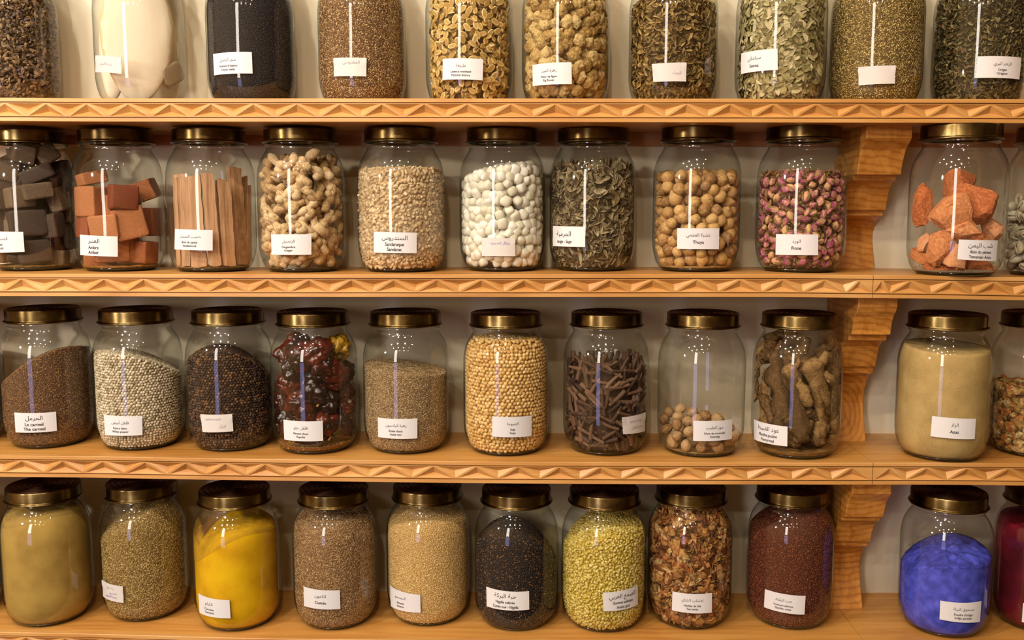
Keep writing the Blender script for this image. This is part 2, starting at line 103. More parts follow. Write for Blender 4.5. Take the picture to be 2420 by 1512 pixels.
# simple 3-D value noise for shapes
_perm = rng.random((32, 32, 32))
def vnoise(P, f=1.0, seed=0):
    P = np.asarray(P) * f + seed * 7.31 + 100; i = np.floor(P).astype(int); t = P - i; t = t * t * (3 - 2 * t); r = 0
    for dx in (0, 1):
        for dy in (0, 1):
            for dz in (0, 1):
                w = (t[..., 0] if dx else 1 - t[..., 0]) * (t[..., 1] if dy else 1 - t[..., 1]) * (t[..., 2] if dz else 1 - t[..., 2])
                r = r + w * _perm[(i[..., 0] + dx) % 32, (i[..., 1] + dy) % 32, (i[..., 2] + dz) % 32]
    return r * 2 - 1
def fnoise(P, f, seed=0): return vnoise(P, f, seed) + .5 * vnoise(P, f * 2.1, seed + 3) + .25 * vnoise(P, f * 4.3, seed + 5)

def ico(sub=2):
    t = (1 + 5 ** .5) / 2
    V = [(-1, t, 0), (1, t, 0), (-1, -t, 0), (1, -t, 0), (0, -1, t), (0, 1, t), (0, -1, -t), (0, 1, -t), (t, 0, -1), (t, 0, 1), (-t, 0, -1), (-t, 0, 1)]
    F = [(0, 11, 5), (0, 5, 1), (0, 1, 7), (0, 7, 10), (0, 10, 11), (1, 5, 9), (5, 11, 4), (11, 10, 2), (10, 7, 6), (7, 1, 8), (3, 9, 4), (3, 4, 2), (3, 2, 6), (3, 6, 8), (3, 8, 9), (4, 9, 5), (2, 4, 11), (6, 2, 10), (8, 6, 7), (9, 8, 1)]
    V = [tuple(np.array(v) / np.linalg.norm(v)) for v in V]
    for _ in range(sub):
        c = {}; G = []
        def mid(a, b):
            k = (min(a, b), max(a, b))
            if k not in c: m = (np.array(V[a]) + np.array(V[b])); V.append(tuple(m / np.linalg.norm(m))); c[k] = len(V) - 1
            return c[k]
        for a, b, d in F:
            x, y, z = mid(a, b), mid(b, d), mid(d, a); G += [(a, x, z), (b, y, x), (d, z, y), (x, y, z)]
        F = G
    return np.array(V), np.array(F)
ICO = {k: ico(k) for k in (0, 1, 2, 3)}

def tube(path, radii, n=10, cap=True, noise=0, nf=60, seed=0):
    P = np.array(path, float); V = []; m = len(P)
    up0 = np.array([.13, .31, .94])
    for i in range(m):
        t = P[min(i + 1, m - 1)] - P[max(i - 1, 0)]; t /= np.linalg.norm(t) + 1e-9
        a = np.cross(t, up0); a /= np.linalg.norm(a) + 1e-9; b = np.cross(t, a)
        for k in range(n):
            w = 2 * PI * k / n; d = math.cos(w) * a + math.sin(w) * b; V.append(P[i] + d * radii[i])
    V = np.array(V)
    if noise:
        cen = np.repeat(P, n, 0); V = cen + (V - cen) * (1 + noise * fnoise(V, nf, seed))[:, None]
    F = [(i * n + k, i * n + (k + 1) % n, (i + 1) * n + (k + 1) % n, (i + 1) * n + k) for i in range(m - 1) for k in range(n)]
    V = np.concatenate([V, P[:1] , P[-1:]]); a, b = len(V) - 2, len(V) - 1
    T3 = [(a, (k + 1) % n, k) for k in range(n)] + [(b, (m - 1) * n + k, (m - 1) * n + (k + 1) % n) for k in range(n)]
    return V, F, T3
def merge(parts):
    V = []; Q = []; T_ = []; o = 0
    for v, q, t in parts:
        V.append(v); Q += [tuple(i + o for i in f) for f in q]; T_ += [tuple(i + o for i in f) for f in t]; o += len(v)
    return np.concatenate(V), Q + T_

def rot_from(n, spin, tilt=0):
    """rows: local x,y,z axes -> world; local z along n, then spun about n; vectorised"""
    N = len(n); h = np.tile(np.array([0, 0, 1.0]), (N, 1)); bad = np.abs(n[:, 2]) > .9; h[bad] = [1, 0, 0]
    a = np.cross(h, n); a /= np.linalg.norm(a, axis=1, keepdims=True); b = np.cross(n, a)
    c, s = np.cos(spin)[:, None], np.sin(spin)[:, None]
    x = c * a + s * b; y = -s * a + c * b
    if np.any(tilt):
        ct, st = np.cos(tilt)[:, None], np.sin(tilt)[:, None]; x, z = ct * x + st * n, -st * x + ct * n
    else: z = n
    return np.stack([x, y, z], 1)   # [i, axis, xyz]

def instance(tmpl, pos, R, S):
    """tmpl: list of (V,F list of arrays); returns V,F merged"""
    N = len(pos); which = rng.integers(0, len(tmpl), N); VV = []; FF = {}; o = 0
    for k, (V, F) in enumerate(tmpl):
        ix = np.where(which == k)[0]
        if not len(ix): continue
        L = V[None] * S[ix][:, None, :]; Wd = np.einsum('nvk,nkj->nvj', L, R[ix]) + pos[ix][:, None]
        VV.append(Wd.reshape(-1, 3)); off = o + np.arange(len(ix)) * len(V)
        for f in F:
            f = np.asarray(f); FF.setdefault(f.shape[1], []).append((f[None] + off[:, None, None]).reshape(-1, f.shape[1]))
        o += len(ix) * len(V)
    return np.concatenate(VV), [np.concatenate(v) for v in FF.values()]
def join(A, B):
    (V1, F1), (V2, F2) = A, B; d = {}
    for f in F1: d.setdefault(f.shape[1], []).append(f)
    for f in F2: d.setdefault(f.shape[1], []).append(f + len(V1))
    return np.concatenate([V1, V2]), [np.concatenate(v) for v in d.values()]

# ---------------------------------------------------------------- materials
def newmat(name):
    m = bpy.data.materials.new(name); m.use_nodes = True; nt = m.node_tree; return m, nt.nodes, nt.links, nt.nodes['Principled BSDF']
def ramp(nodes, cols, pos=None):
    r = nodes.new('ShaderNodeValToRGB'); el = r.color_ramp.elements
    n = len(cols); pos = pos or [i / max(1, n - 1) for i in range(n)]
    el[0].position = pos[0]; el[0].color = (*lin(cols[0]), 1); el[1].position = pos[-1]; el[1].color = (*lin(cols[-1]), 1)
    for c, p in zip(cols[1:-1], pos[1:-1]): q = el.new(p); q.color = (*lin(c), 1)
    return r
def piece_mat(name, cols, mode='island', rough=.7, nscale=200, namt=.35, bump=.2, bscale=None, bdist=.001, spec=.3, sss=0, stretch=None, extra=None, trans=0):
    """colour varies piece by piece (by mesh island or by object) and a little within a piece"""
    m, N, L, b = newmat(name)
    if mode == 'island': g = N.new('ShaderNodeNewGeometry'); rnd = g.outputs['Random Per Island']
    else: g = N.new('ShaderNodeObjectInfo'); rnd = g.outputs['Random']
    tc = N.new('ShaderNodeTexCoord'); n = N.new('ShaderNodeTexNoise'); n.inputs['Scale'].default_value = nscale; n.inputs['Detail'].default_value = 4
    src = tc.outputs['Object']
    if stretch:
        mpn = N.new('ShaderNodeMapping'); mpn.inputs['Scale'].default_value = stretch; L.new(src, mpn.inputs[0]); src = mpn.outputs[0]
    L.new(src, n.inputs['Vector'])
    mx = N.new('ShaderNodeMath'); mx.operation = 'MULTIPLY_ADD'; sub = N.new('ShaderNodeMath'); sub.operation = 'SUBTRACT'; sub.inputs[1].default_value = .5
    L.new(n.outputs['Fac'], sub.inputs[0]); L.new(sub.outputs[0], mx.inputs[0]); mx.inputs[1].default_value = namt * 2.2; L.new(rnd, mx.inputs[2])
    r = ramp(N, cols); L.new(mx.outputs[0], r.inputs[0]); L.new(r.outputs[0], b.inputs['Base Color'])
    b.inputs['Roughness'].default_value = rough; b.inputs['Specular IOR Level'].default_value = spec
    if sss: b.inputs['Subsurface Weight'].default_value = sss; b.inputs['Subsurface Radius'].default_value = (.006, .005, .004); b.inputs['Subsurface Scale'].default_value = 1
    if trans: b.inputs['Transmission Weight'].default_value = trans
    if bump:
        bn = N.new('ShaderNodeTexNoise'); bn.inputs['Scale'].default_value = bscale or nscale * 2; bn.inputs['Detail'].default_value = 5; L.new(src, bn.inputs['Vector'])
        bp = N.new('ShaderNodeBump'); bp.inputs['Strength'].default_value = bump; bp.inputs['Distance'].default_value = bdist; L.new(bn.outputs['Fac'], bp.inputs['Height']); L.new(bp.outputs[0], b.inputs['Normal'])
    return m

def wood_mat(name, cols, grain=(2.2, 26, 26), rough=.42, coat=.15, ring=False):
    m, N, L, b = newmat(name); tc = N.new('ShaderNodeTexCoord'); mpn = N.new('ShaderNodeMapping'); mpn.inputs['Scale'].default_value = grain
    L.new(tc.outputs['Object'], mpn.inputs[0]); n = N.new('ShaderNodeTexNoise'); n.inputs['Scale'].default_value = 2.4; n.inputs['Detail'].default_value = 7; n.inputs['Roughness'].default_value = .6; n.inputs['Distortion'].default_value = .6
    L.new(mpn.outputs[0], n.inputs['Vector'])
    big = N.new('ShaderNodeTexNoise'); big.inputs['Scale'].default_value = 3.2; big.inputs['Detail'].default_value = 2; L.new(tc.outputs['Object'], big.inputs['Vector'])
    ad = N.new('ShaderNodeMath'); ad.operation = 'MULTIPLY_ADD'; ad.inputs[1].default_value = .55; L.new(big.outputs['Fac'], ad.inputs[0]); L.new(n.outputs['Fac'], ad.inputs[2])
    s = N.new('ShaderNodeMath'); s.operation = 'SUBTRACT'; s.inputs[1].default_value = .275; L.new(ad.outputs[0], s.inputs[0])
    src = s.outputs[0]
    if ring:
        wv = N.new('ShaderNodeTexWave'); wv.wave_type = 'RINGS'; wv.rings_direction = 'Y'; wv.inputs['Scale'].default_value = ring; wv.inputs['Distortion'].default_value = 3.5; wv.inputs['Detail'].default_value = 3; wv.inputs['Detail Scale'].default_value = 1.2
        mp2 = N.new('ShaderNodeMapping'); mp2.inputs['Location'].default_value = (-.55, -.3, .13); mp2.inputs['Scale'].default_value = (1, .55, .8); L.new(tc.outputs['Object'], mp2.inputs[0]); L.new(mp2.outputs[0], wv.inputs['Vector'])
        pw = N.new('ShaderNodeMath'); pw.operation = 'POWER'; pw.inputs[1].default_value = 3; L.new(wv.outputs['Fac'], pw.inputs[0])
        a2 = N.new('ShaderNodeMath'); a2.operation = 'MULTIPLY_ADD'; a2.inputs[1].default_value = -.22; L.new(pw.outputs[0], a2.inputs[0]); L.new(src, a2.inputs[2]); src = a2.outputs[0]
    r = ramp(N, cols, [.25, .5, .75] if len(cols) == 3 else None); L.new(src, r.inputs[0]); L.new(r.outputs[0], b.inputs['Base Color'])
    b.inputs['Roughness'].default_value = rough; b.inputs['Coat Weight'].default_value = coat; b.inputs['Coat Roughness'].default_value = .25
    bp = N.new('ShaderNodeBump'); bp.inputs['Strength'].default_value = .12; bp.inputs['Distance'].default_value = .001; L.new(n.outputs['Fac'], bp.inputs['Height']); L.new(bp.outputs[0], b.inputs['Normal'])
    return m
WOOD = wood_mat('pine_shelf', ['#b5783a', '#cf9352', '#dca566'])
WOOD_TOP = wood_mat('pine_board', ['#a86f2f', '#c58a43', '#d49e56'])
WOOD_TRIM = wood_mat('carved_pine', ['#ae763a', '#c48e4e', '#d2a164'], rough=.42)
WOOD_DARK = wood_mat('batten_pine', ['#a3683c', '#b97c4c', '#c98e5c'], rough=.5)
WOOD_BR = wood_mat('bracket_pine', ['#ad6c26', '#cb8a3b', '#d99d4e'], grain=(26, 26, 6), ring=34)

def plaster():
    m, N, L, b = newmat('painted_plaster'); tc = N.new('ShaderNodeTexCoord'); n = N.new('ShaderNodeTexNoise'); n.inputs['Scale'].default_value = 3; n.inputs['Detail'].default_value = 6
    L.new(tc.outputs['Object'], n.inputs['Vector']); r = ramp(N, ['#d6cbb2', '#e0d6bf', '#e7dfcb'], [.3, .5, .7]); L.new(n.outputs['Fac'], r.inputs[0]); L.new(r.outputs[0], b.inputs['Base Color']); b.inputs['Roughness'].default_value = .75
    n2 = N.new('ShaderNodeTexNoise'); n2.inputs['Scale'].default_value = 45; n2.inputs['Detail'].default_value = 4; L.new(tc.outputs['Object'], n2.inputs['Vector'])
    bp = N.new('ShaderNodeBump'); bp.inputs['Strength'].default_value = .25; bp.inputs['Distance'].default_value = .003; L.new(n2.outputs['Fac'], bp.inputs['Height']); L.new(bp.outputs[0], b.inputs['Normal']); return m
PLASTER = plaster()

def glass_mat(name, center, edge, power=3.0, refl=1.4):
    """a thin wall of glass: what lies behind shows through (more tinted where the wall is seen edge-on) plus a Fresnel reflection"""
    m, N, L, b = newmat(name); N.remove(b); out = N['Material Output']
    lw = N.new('ShaderNodeLayerWeight'); lw.inputs['Blend'].default_value = .5
    nz = N.new('ShaderNodeTexNoise'); nz.inputs['Scale'].default_value = 22; nz.inputs['Detail'].default_value = 1
    tc = N.new('ShaderNodeTexCoord'); oi = N.new('ShaderNodeObjectInfo'); av = N.new('ShaderNodeVectorMath'); av.operation = 'ADD'
    L.new(tc.outputs['Object'], av.inputs[0]); L.new(oi.outputs['Location'], av.inputs[1]); mpn = N.new('ShaderNodeMapping'); mpn.inputs['Scale'].default_value = (1, 1, .35); L.new(av.outputs[0], mpn.inputs[0]); L.new(mpn.outputs[0], nz.inputs['Vector'])
    bp = N.new('ShaderNodeBump'); bp.inputs['Strength'].default_value = .10; bp.inputs['Distance'].default_value = .004; L.new(nz.outputs['Fac'], bp.inputs['Height'])
    p = N.new('ShaderNodeMath'); p.operation = 'POWER'; p.inputs[1].default_value = power; L.new(lw.outputs['Facing'], p.inputs[0])
    r = ramp(N, [center, edge]); L.new(p.outputs[0], r.inputs[0])
    tr = N.new('ShaderNodeBsdfTransparent'); L.new(r.outputs[0], tr.inputs[0])
    gl = N.new('ShaderNodeBsdfGlossy'); gl.inputs['Roughness'].default_value = .05; gl.inputs['Color'].default_value = (1, 1, 1, 1); L.new(bp.outputs[0], gl.inputs['Normal'])
    f5 = N.new('ShaderNodeMath'); f5.operation = 'POWER'; f5.inputs[1].default_value = 5; L.new(lw.outputs['Facing'], f5.inputs[0])
    fr = N.new('ShaderNodeMath'); fr.operation = 'MULTIPLY_ADD'; fr.inputs[1].default_value = .8; fr.inputs[2].default_value = .045 * refl; L.new(f5.outputs[0], fr.inputs[0])
    mx = N.new('ShaderNodeMixShader'); L.new(fr.outputs[0], mx.inputs[0]); L.new(tr.outputs[0], mx.inputs[1]); L.new(gl.outputs[0], mx.inputs[2]); L.new(mx.outputs[0], out.inputs[0]); return m
GLASS = glass_mat('jar_glass', '#fcfcfa', '#97a396', 4.0)
GLASS_BASE = glass_mat('thick_glass_foot', '#6d7454', '#20281a', 1.2, 1.8)

def brass(name, cols, rough):
    m, N, L, b = newmat(name); tc = N.new('ShaderNodeTexCoord'); oi = N.new('ShaderNodeObjectInfo'); av = N.new('ShaderNodeVectorMath'); av.operation = 'ADD'
    L.new(tc.outputs['Object'], av.inputs[0]); L.new(oi.outputs['Location'], av.inputs[1])
    n = N.new('ShaderNodeTexNoise'); n.inputs['Scale'].default_value = 26; n.inputs['Detail'].default_value = 5; L.new(av.outputs[0], n.inputs['Vector'])
    r = ramp(N, cols, [.3, .5, .68]); L.new(n.outputs['Fac'], r.inputs[0]); L.new(r.outputs[0], b.inputs['Base Color'])
    b.inputs['Metallic'].default_value = 1; b.inputs['Roughness'].default_value = rough
    if rough < .4:
        tg = N.new('ShaderNodeTangent'); tg.direction_type = 'RADIAL'; tg.axis = 'Z'; L.new(tg.outputs[0], b.inputs['Tangent']); b.inputs['Anisotropic'].default_value = .8; b.inputs['Anisotropic Rotation'].default_value = .25
    mpn = N.new('ShaderNodeMapping'); mpn.inputs['Scale'].default_value = (4, 4, 900); L.new(tc.outputs['Object'], mpn.inputs[0]); n2 = N.new('ShaderNodeTexNoise'); n2.inputs['Scale'].default_value = 2; L.new(mpn.outputs[0], n2.inputs['Vector'])
    bp = N.new('ShaderNodeBump'); bp.inputs['Strength'].default_value = .12; bp.inputs['Distance'].default_value = .0004; L.new(n2.outputs['Fac'], bp.inputs['Height']); L.new(bp.outputs[0], b.inputs['Normal']); return m
BRASS = brass('antique_brass', ['#40321e', '#6b5835', '#938056'], .30)
BRASS_TOP = brass('dark_brass_patina', ['#3a241a', '#5b3d2e', '#755340'], .38)

PAPER = piece_mat('label_paper', ['#d3d1d6', '#dcdade'], 'object', rough=.55, nscale=60, namt=.3, bump=.05)
PAPER_OLD = piece_mat('worn_label_paper', ['#c6c1c0', '#d0cbca'], 'object', rough=.6, nscale=40, namt=.6, bump=.25, bscale=120)
def flat(name, c, rough=.6, spec=.3):
    m, N, L, b = newmat(name); b.inputs['Base Color'].default_value = (*lin(c), 1); b.inputs['Roughness'].default_value = rough; b.inputs['Specular IOR Level'].default_value = spec; return m
INK = flat('black_ink', '#19161a'); PENCIL = flat('faded_pen', '#8b8794'); BLUEPEN = flat('blue_pen', '#5a55a8')

# ---------------------------------------------------------------- room: back wall
X0, X1 = -1.75, 1.7
V = [(X0, W, -1.15), (X1, W, -1.15), (X1, W, 1.25), (X0, W, 1.25), (X0, W + .1, -1.15), (X1, W + .1, -1.15), (X1, W + .1, 1.25), (X0, W + .1, 1.25)]
obj('wall_back', mesh('wall_back', V, [(0, 1, 2, 3), (5, 4, 7, 6), (3, 2, 6, 7), (1, 0, 4, 5)], PLASTER), kind='structure')

# ---------------------------------------------------------------- shelves: board, carved front trim, batten
FD = .009   # depth of the carved front
def xs_between(a, b, st=.05): n = max(2, int((b - a) / st) + 1); return np.linspace(a, b, n)
def board_mesh(s, a, b, sec, mat, name):
    """extrude a closed (y,z) section along the gently sagging shelf line"""
    xs = xs_between(a, b); z0 = kz(s, xs); S = np.array(sec, float); n = len(S)
    V = np.concatenate([np.stack([np.full(n, x), S[:, 0], S[:, 1] + z], 1) for x, z in zip(xs, z0)])
    F = [(i * n + k, (i + 1) * n + k, (i + 1) * n + (k + 1) % n, i * n + (k + 1) % n) for i in range(len(xs) - 1) for k in range(n)]
    F += [tuple(range(n)), tuple(range((len(xs) - 1) * n, len(xs) * n))[::-1]]
    return mesh(name, V, F, mat)
def trim_mesh(s, a, b):
    zt, zb = -.0076, -.0294      # carved band
    V = []; F = []
    def quad_strip(sec):
        xs = xs_between(a, b); z0 = kz(s, xs); n = len(sec); o = len(V)
        for x, z in zip(xs, z0):
            for (y, dz) in sec: V.append((x, y, z + dz))
        for i in range(len(xs) - 1):
            for k in range(n - 1): F.append((o + i * n + k, o + i * n + k + 1, o + (i + 1) * n + k + 1, o + (i + 1) * n + k))
        F.append(tuple(o + k for k in range(n))); F.append(tuple(o + (len(xs) - 1) * n + k for k in range(n))[::-1])
    quad_strip([(FD, 0), (.0008, 0), (0, -.0008), (0, -.0060), (.0060, -.0062), (.0060, -.0074), (.0006, zt), ])
    quad_strip([(.0006, zb), (.0060, zb - .0003), (.0060, zb - .0014), (0, zb - .0016), (0, -T + .0006), (.0006, -T), (FD, -T)])
    g = lambda x, y, z: (V.append((x, y, float(kz(s, x)) + z)), len(V) - 1)[1]
    def clipx(x): return min(max(x, a), b)
    vz = [v for v in D['vz'][s] if a + .004 < v < b - .004]; vz = [a] + vz + [b]
    def tri(A, B, C, apex_t, depth=.0078, w=.13, w2=.05):
        """recessed triangle: A,B base corners, C tip (x,z)"""
        P = [np.array(p, float) for p in (A, B, C)]; cen = (P[0] + P[1] + P[2]) / 3
        o = [g(p[0], .0006, p[1]) for p in P]
        ins = [p + (cen - p) * w for p in P]; i_ = [g(p[0], .0006, p[1]) for p in ins]
        base = (ins[0] + ins[1]) / 2; ap = base + (ins[2] - base) * apex_t + np.array([rng.uniform(-.0015, .0015), 0])
        k = g(ap[0], .0006 + depth * rng.uniform(.85, 1.1), ap[1])
        for q in range(3): F.append((o[q], o[(q + 1) % 3], i_[(q + 1) % 3], i_[q])); F.append((i_[q], i_[(q + 1) % 3], k))
    for i in range(len(vz) - 1):
        x0, x1 = vz[i], vz[i + 1]; xm = (x0 + x1) / 2
        tri((x0, zb), (x1, zb), (xm, zt), .40)
    mids = [(vz[i] + vz[i + 1]) / 2 for i in range(len(vz) - 1)]
    for i in range(len(mids) - 1):
        tri((mids[i + 1], zt), (mids[i], zt), (vz[i + 1], zb), .42)
    # end half triangles, left plain
    F.append((g(a, .0006, zb), g(mids[0], .0006, zt), g(a, .0006, zt))); F.append((g(b, .0006, zb), g(b, .0006, zt), g(mids[-1], .0006, zt)))
    return mesh('carved_trim', V, F, WOOD_TRIM)
SPL = [None, .5448, .5583, .5583]
SHN = ['uppermost shelf', 'second shelf from the top', 'third shelf from the top', 'lowest shelf']
for s in range(4):
    segs = [(-1.5, 1.45)] if SPL[s] is None else [(-1.5, SPL[s] - .0004), (SPL[s] + .0004, 1.45)]
    for q, (a, b) in enumerate(segs):
        t = obj('wall_shelf', None, category='shelf', group='carved pine wall shelves')
        t['label'] = ('pine shelf with carved edge, ' + (SHN[s] if len(segs) == 1 else SHN[s] + (', long piece' if q == 0 else ', short end piece')))
        t.location = ((a + b) / 2, W / 2, float(kz(s, (a + b) / 2)))
        inv = Matrix.Translation(t.location).inverted()
        pieces = [('shelf_board', board_mesh(s, a, b, [(FD, 0), (FD, -T), (W, -T), (W, 0)], WOOD_TOP, 'shelf_board')), ('carved_trim', trim_mesh(s, a, b))]
        bt = [.0235, .0120, .012, .012][s]
        pieces.append(('rear_batten', board_mesh(s, a, b, [(W - .014, -T), (W - .014, -T - bt), (W, -T - bt), (W, -T)], WOOD_DARK, 'rear_batten')))
        for nm, me in pieces:
            o = obj(nm, me, t); o.matrix_parent_inverse = inv
            if nm == 'carved_trim': o['label'] = 'carved zigzag trim of sunk triangles between two plain lips'

# ---------------------------------------------------------------- corbel brackets
BRL = ['stepped pine corbel bracket beside the jar of rose buds', 'stepped pine corbel bracket beside the jar of pennyroyal roots', 'stepped pine corbel bracket beside the jar of garden cress']
for i, (bx, (xr, pts)) in enumerate(zip((.5403, .5329, .5354), D['b'])):
    s = i; pts = [list(p) for p in pts]; xm = (bx + xr) / 2
    topz = float(kz(s, xm)) - T; pts[0][1] = topz; botz = float(kz(s + 1, xm)); pts[-1][1] = botz
    sec = pts + [[W - .0002, botz], [W - .0002, topz - .05], [W - .0142, topz - .05], [W - .0142, topz]]
    sec = [(y, min(z, topz)) for y, z in sec]; n = len(sec)
    # a small bevel on both long edges
    V = []; bv = .0012; cy = sum(p[0] for p in sec) / n; cz = sum(p[1] for p in sec) / n
    lay = [(bx, bv), (bx + bv, 0), (xr - bv, 0), (xr, bv)]
    for x, ins in lay:
        for k, (y, z) in enumerate(sec):
            V.append((x, min(y + ins, W - .0003) if k < len(pts) else y, z))
    F = [(l * n + k, (l + 1) * n + k, (l + 1) * n + (k + 1) % n, l * n + (k + 1) % n) for l in range(3) for k in range(n)]
    F += [tuple(range(n)), tuple(range(3 * n, 4 * n))[::-1]]
    o = obj('corbel_bracket', mesh('corbel_bracket', V, F, WOOD_BR), category='bracket', group='pine corbel brackets under the shelves', label=BRL[i])

# ---------------------------------------------------------------- jars
RG = [(.0015, .0), (.050, .0), (.057, .0016), (.0625, .006), (.0690, .017), (.0730, .031), (.0748, .045), (.075, .06), (.075, .150), (.0748, .160), (.0739, .170), (.0722, .179), (.0698, .187), (.0665, .194), (.0625, .2005), (.0590, .2060), (.0575, .2105), (.0582, .2125), (.0605, .2140), (.0612, .2165), (.0605, .2190), (.0585, .2205), (.0580, .2380)]
_rz = np.array([p[1] for p in RG[3:-6]]); _rr = np.array([p[0] for p in RG[3:-6]])
def Rin(z): return np.interp(z, _rz, _rr) - .0030
FLOOR = .0068
def jar_glass():
    me = lathe([(.0619, .0056)] + RG[3:] + [(.0580, .2385)], 96, [GLASS, GLASS_BASE], 'jar_glass')
    return me
GL = jar_glass()
FOOT = lathe([(.0015, .0004), (.050, .0004), (.0568, .0018), (.0618, .0058), (.0600, .0066), (.045, .0060), (.0015, .0056)], 96, GLASS_BASE, 'glass_foot')
def lid_mesh():
    P = [(.0600, .2196), (.0642, .2194), (.0648, .2203), (.0646, .2213), (.0632, .2222), (.0619, .2234), (.0617, .2246), (.0617, .2402), (.0614, .2415), (.0606, .2424), (.0594, .2428)]
    nb = len(P)
    for r in np.arange(.0585, .0008, -.0009):
        ph = (.0585 - r) / .0096; P.append((float(r), .2426 - .0021 * (1 - math.cos(2 * PI * ph)) * .5 * (1 if r > .004 else .3)))
    seg = [0] * (nb - 1) + [1] * (len(P) - nb)
    return lathe(P, 72, [BRASS, BRASS_TOP], 'jar_lid', True, seg)
LID = lid_mesh()

# --- writing
AR = {'ا': (0xFE8D, 2), 'أ': (0xFE83, 2), 'ب': (0xFE8F, 4), 'ة': (0xFE93, 2), 'ت': (0xFE95, 4), 'ث': (0xFE99, 4), 'ج': (0xFE9D, 4), 'ح': (0xFEA1, 4), 'خ': (0xFEA5, 4), 'د': (0xFEA9, 2), 'ذ': (0xFEAB, 2), 'ر': (0xFEAD, 2), 'ز': (0xFEAF, 2), 'س': (0xFEB1, 4), 'ش': (0xFEB5, 4), 'ص': (0xFEB9, 4), 'ض': (0xFEBD, 4), 'ط': (0xFEC1, 4), 'ع': (0xFEC9, 4), 'غ': (0xFECD, 4), 'ف': (0xFED1, 4), 'ق': (0xFED5, 4), 'ك': (0xFED9, 4), 'ل': (0xFEDD, 4), 'م': (0xFEE1, 4), 'ن': (0xFEE5, 4), 'ه': (0xFEE9, 4), 'و': (0xFEED, 2), 'ي': (0xFEF1, 4), 'ء': (0xFE80, 1)}
def shape_ar(s):
    out = []; i = 0
    seq = list(s)
    k = 0; items = []
    while k < len(seq):
        if seq[k] == 'ل' and k + 1 < len(seq) and seq[k + 1] == 'ا': items.append(('LA', 0xFEFB, 2)); k += 2
        elif seq[k] in AR: items.append((seq[k], *AR[seq[k]])); k += 1
        else: items.append((seq[k], 0, 0)); k += 1
    for k, (c, base, n) in enumerate(items):
        if n == 0: out.append(c); continue
        prev = k > 0 and items[k - 1][2] == 4; nxt = k + 1 < len(items) and items[k + 1][2] >= 2 and n == 4
        if n == 1: out.append(chr(base))
        elif n == 2: out.append(chr(base + (1 if prev else 0)))
        else: out.append(chr(base + (3 if prev and nxt else 2 if nxt else 1 if prev else 0)))
    return ''.join(reversed(out))
_cache = {}
def text_geo(s, bold):
    k = (s, bold)
    if k in _cache: return _cache[k]
    c = bpy.data.curves.new('t', 'FONT'); c.body = s; c.size = 1; c.offset = min(0, bold); c.resolution_u = 3; c.align_x = 'LEFT'
    o = bpy.data.objects.new('t', c); col.objects.link(o); dg = bpy.context.evaluated_depsgraph_get(); ev = o.evaluated_get(dg); me = ev.to_mesh()
    V = np.array([v.co[:] for v in me.vertices]).reshape(-1, 3); F = [tuple(p.vertices) for p in me.polygons]
    if bold > .005 and len(V):     # heavier strokes: the same outlines laid a hair's breadth apart
        n0 = len(V); F0 = F; sh = [(0, 0), (-bold, 0), (bold, 0), (0, bold * .7), (0, -bold * .7)]
        V = np.concatenate([V + np.array([a_, b_, 0]) for a_, b_ in sh]); F = [tuple(i_ + q_ * n0 for i_ in f_) for q_ in range(5) for f_ in F0]
    ev.to_mesh_clear(); bpy.data.objects.remove(o); bpy.data.curves.remove(c); _cache[k] = (V, F); return V, F

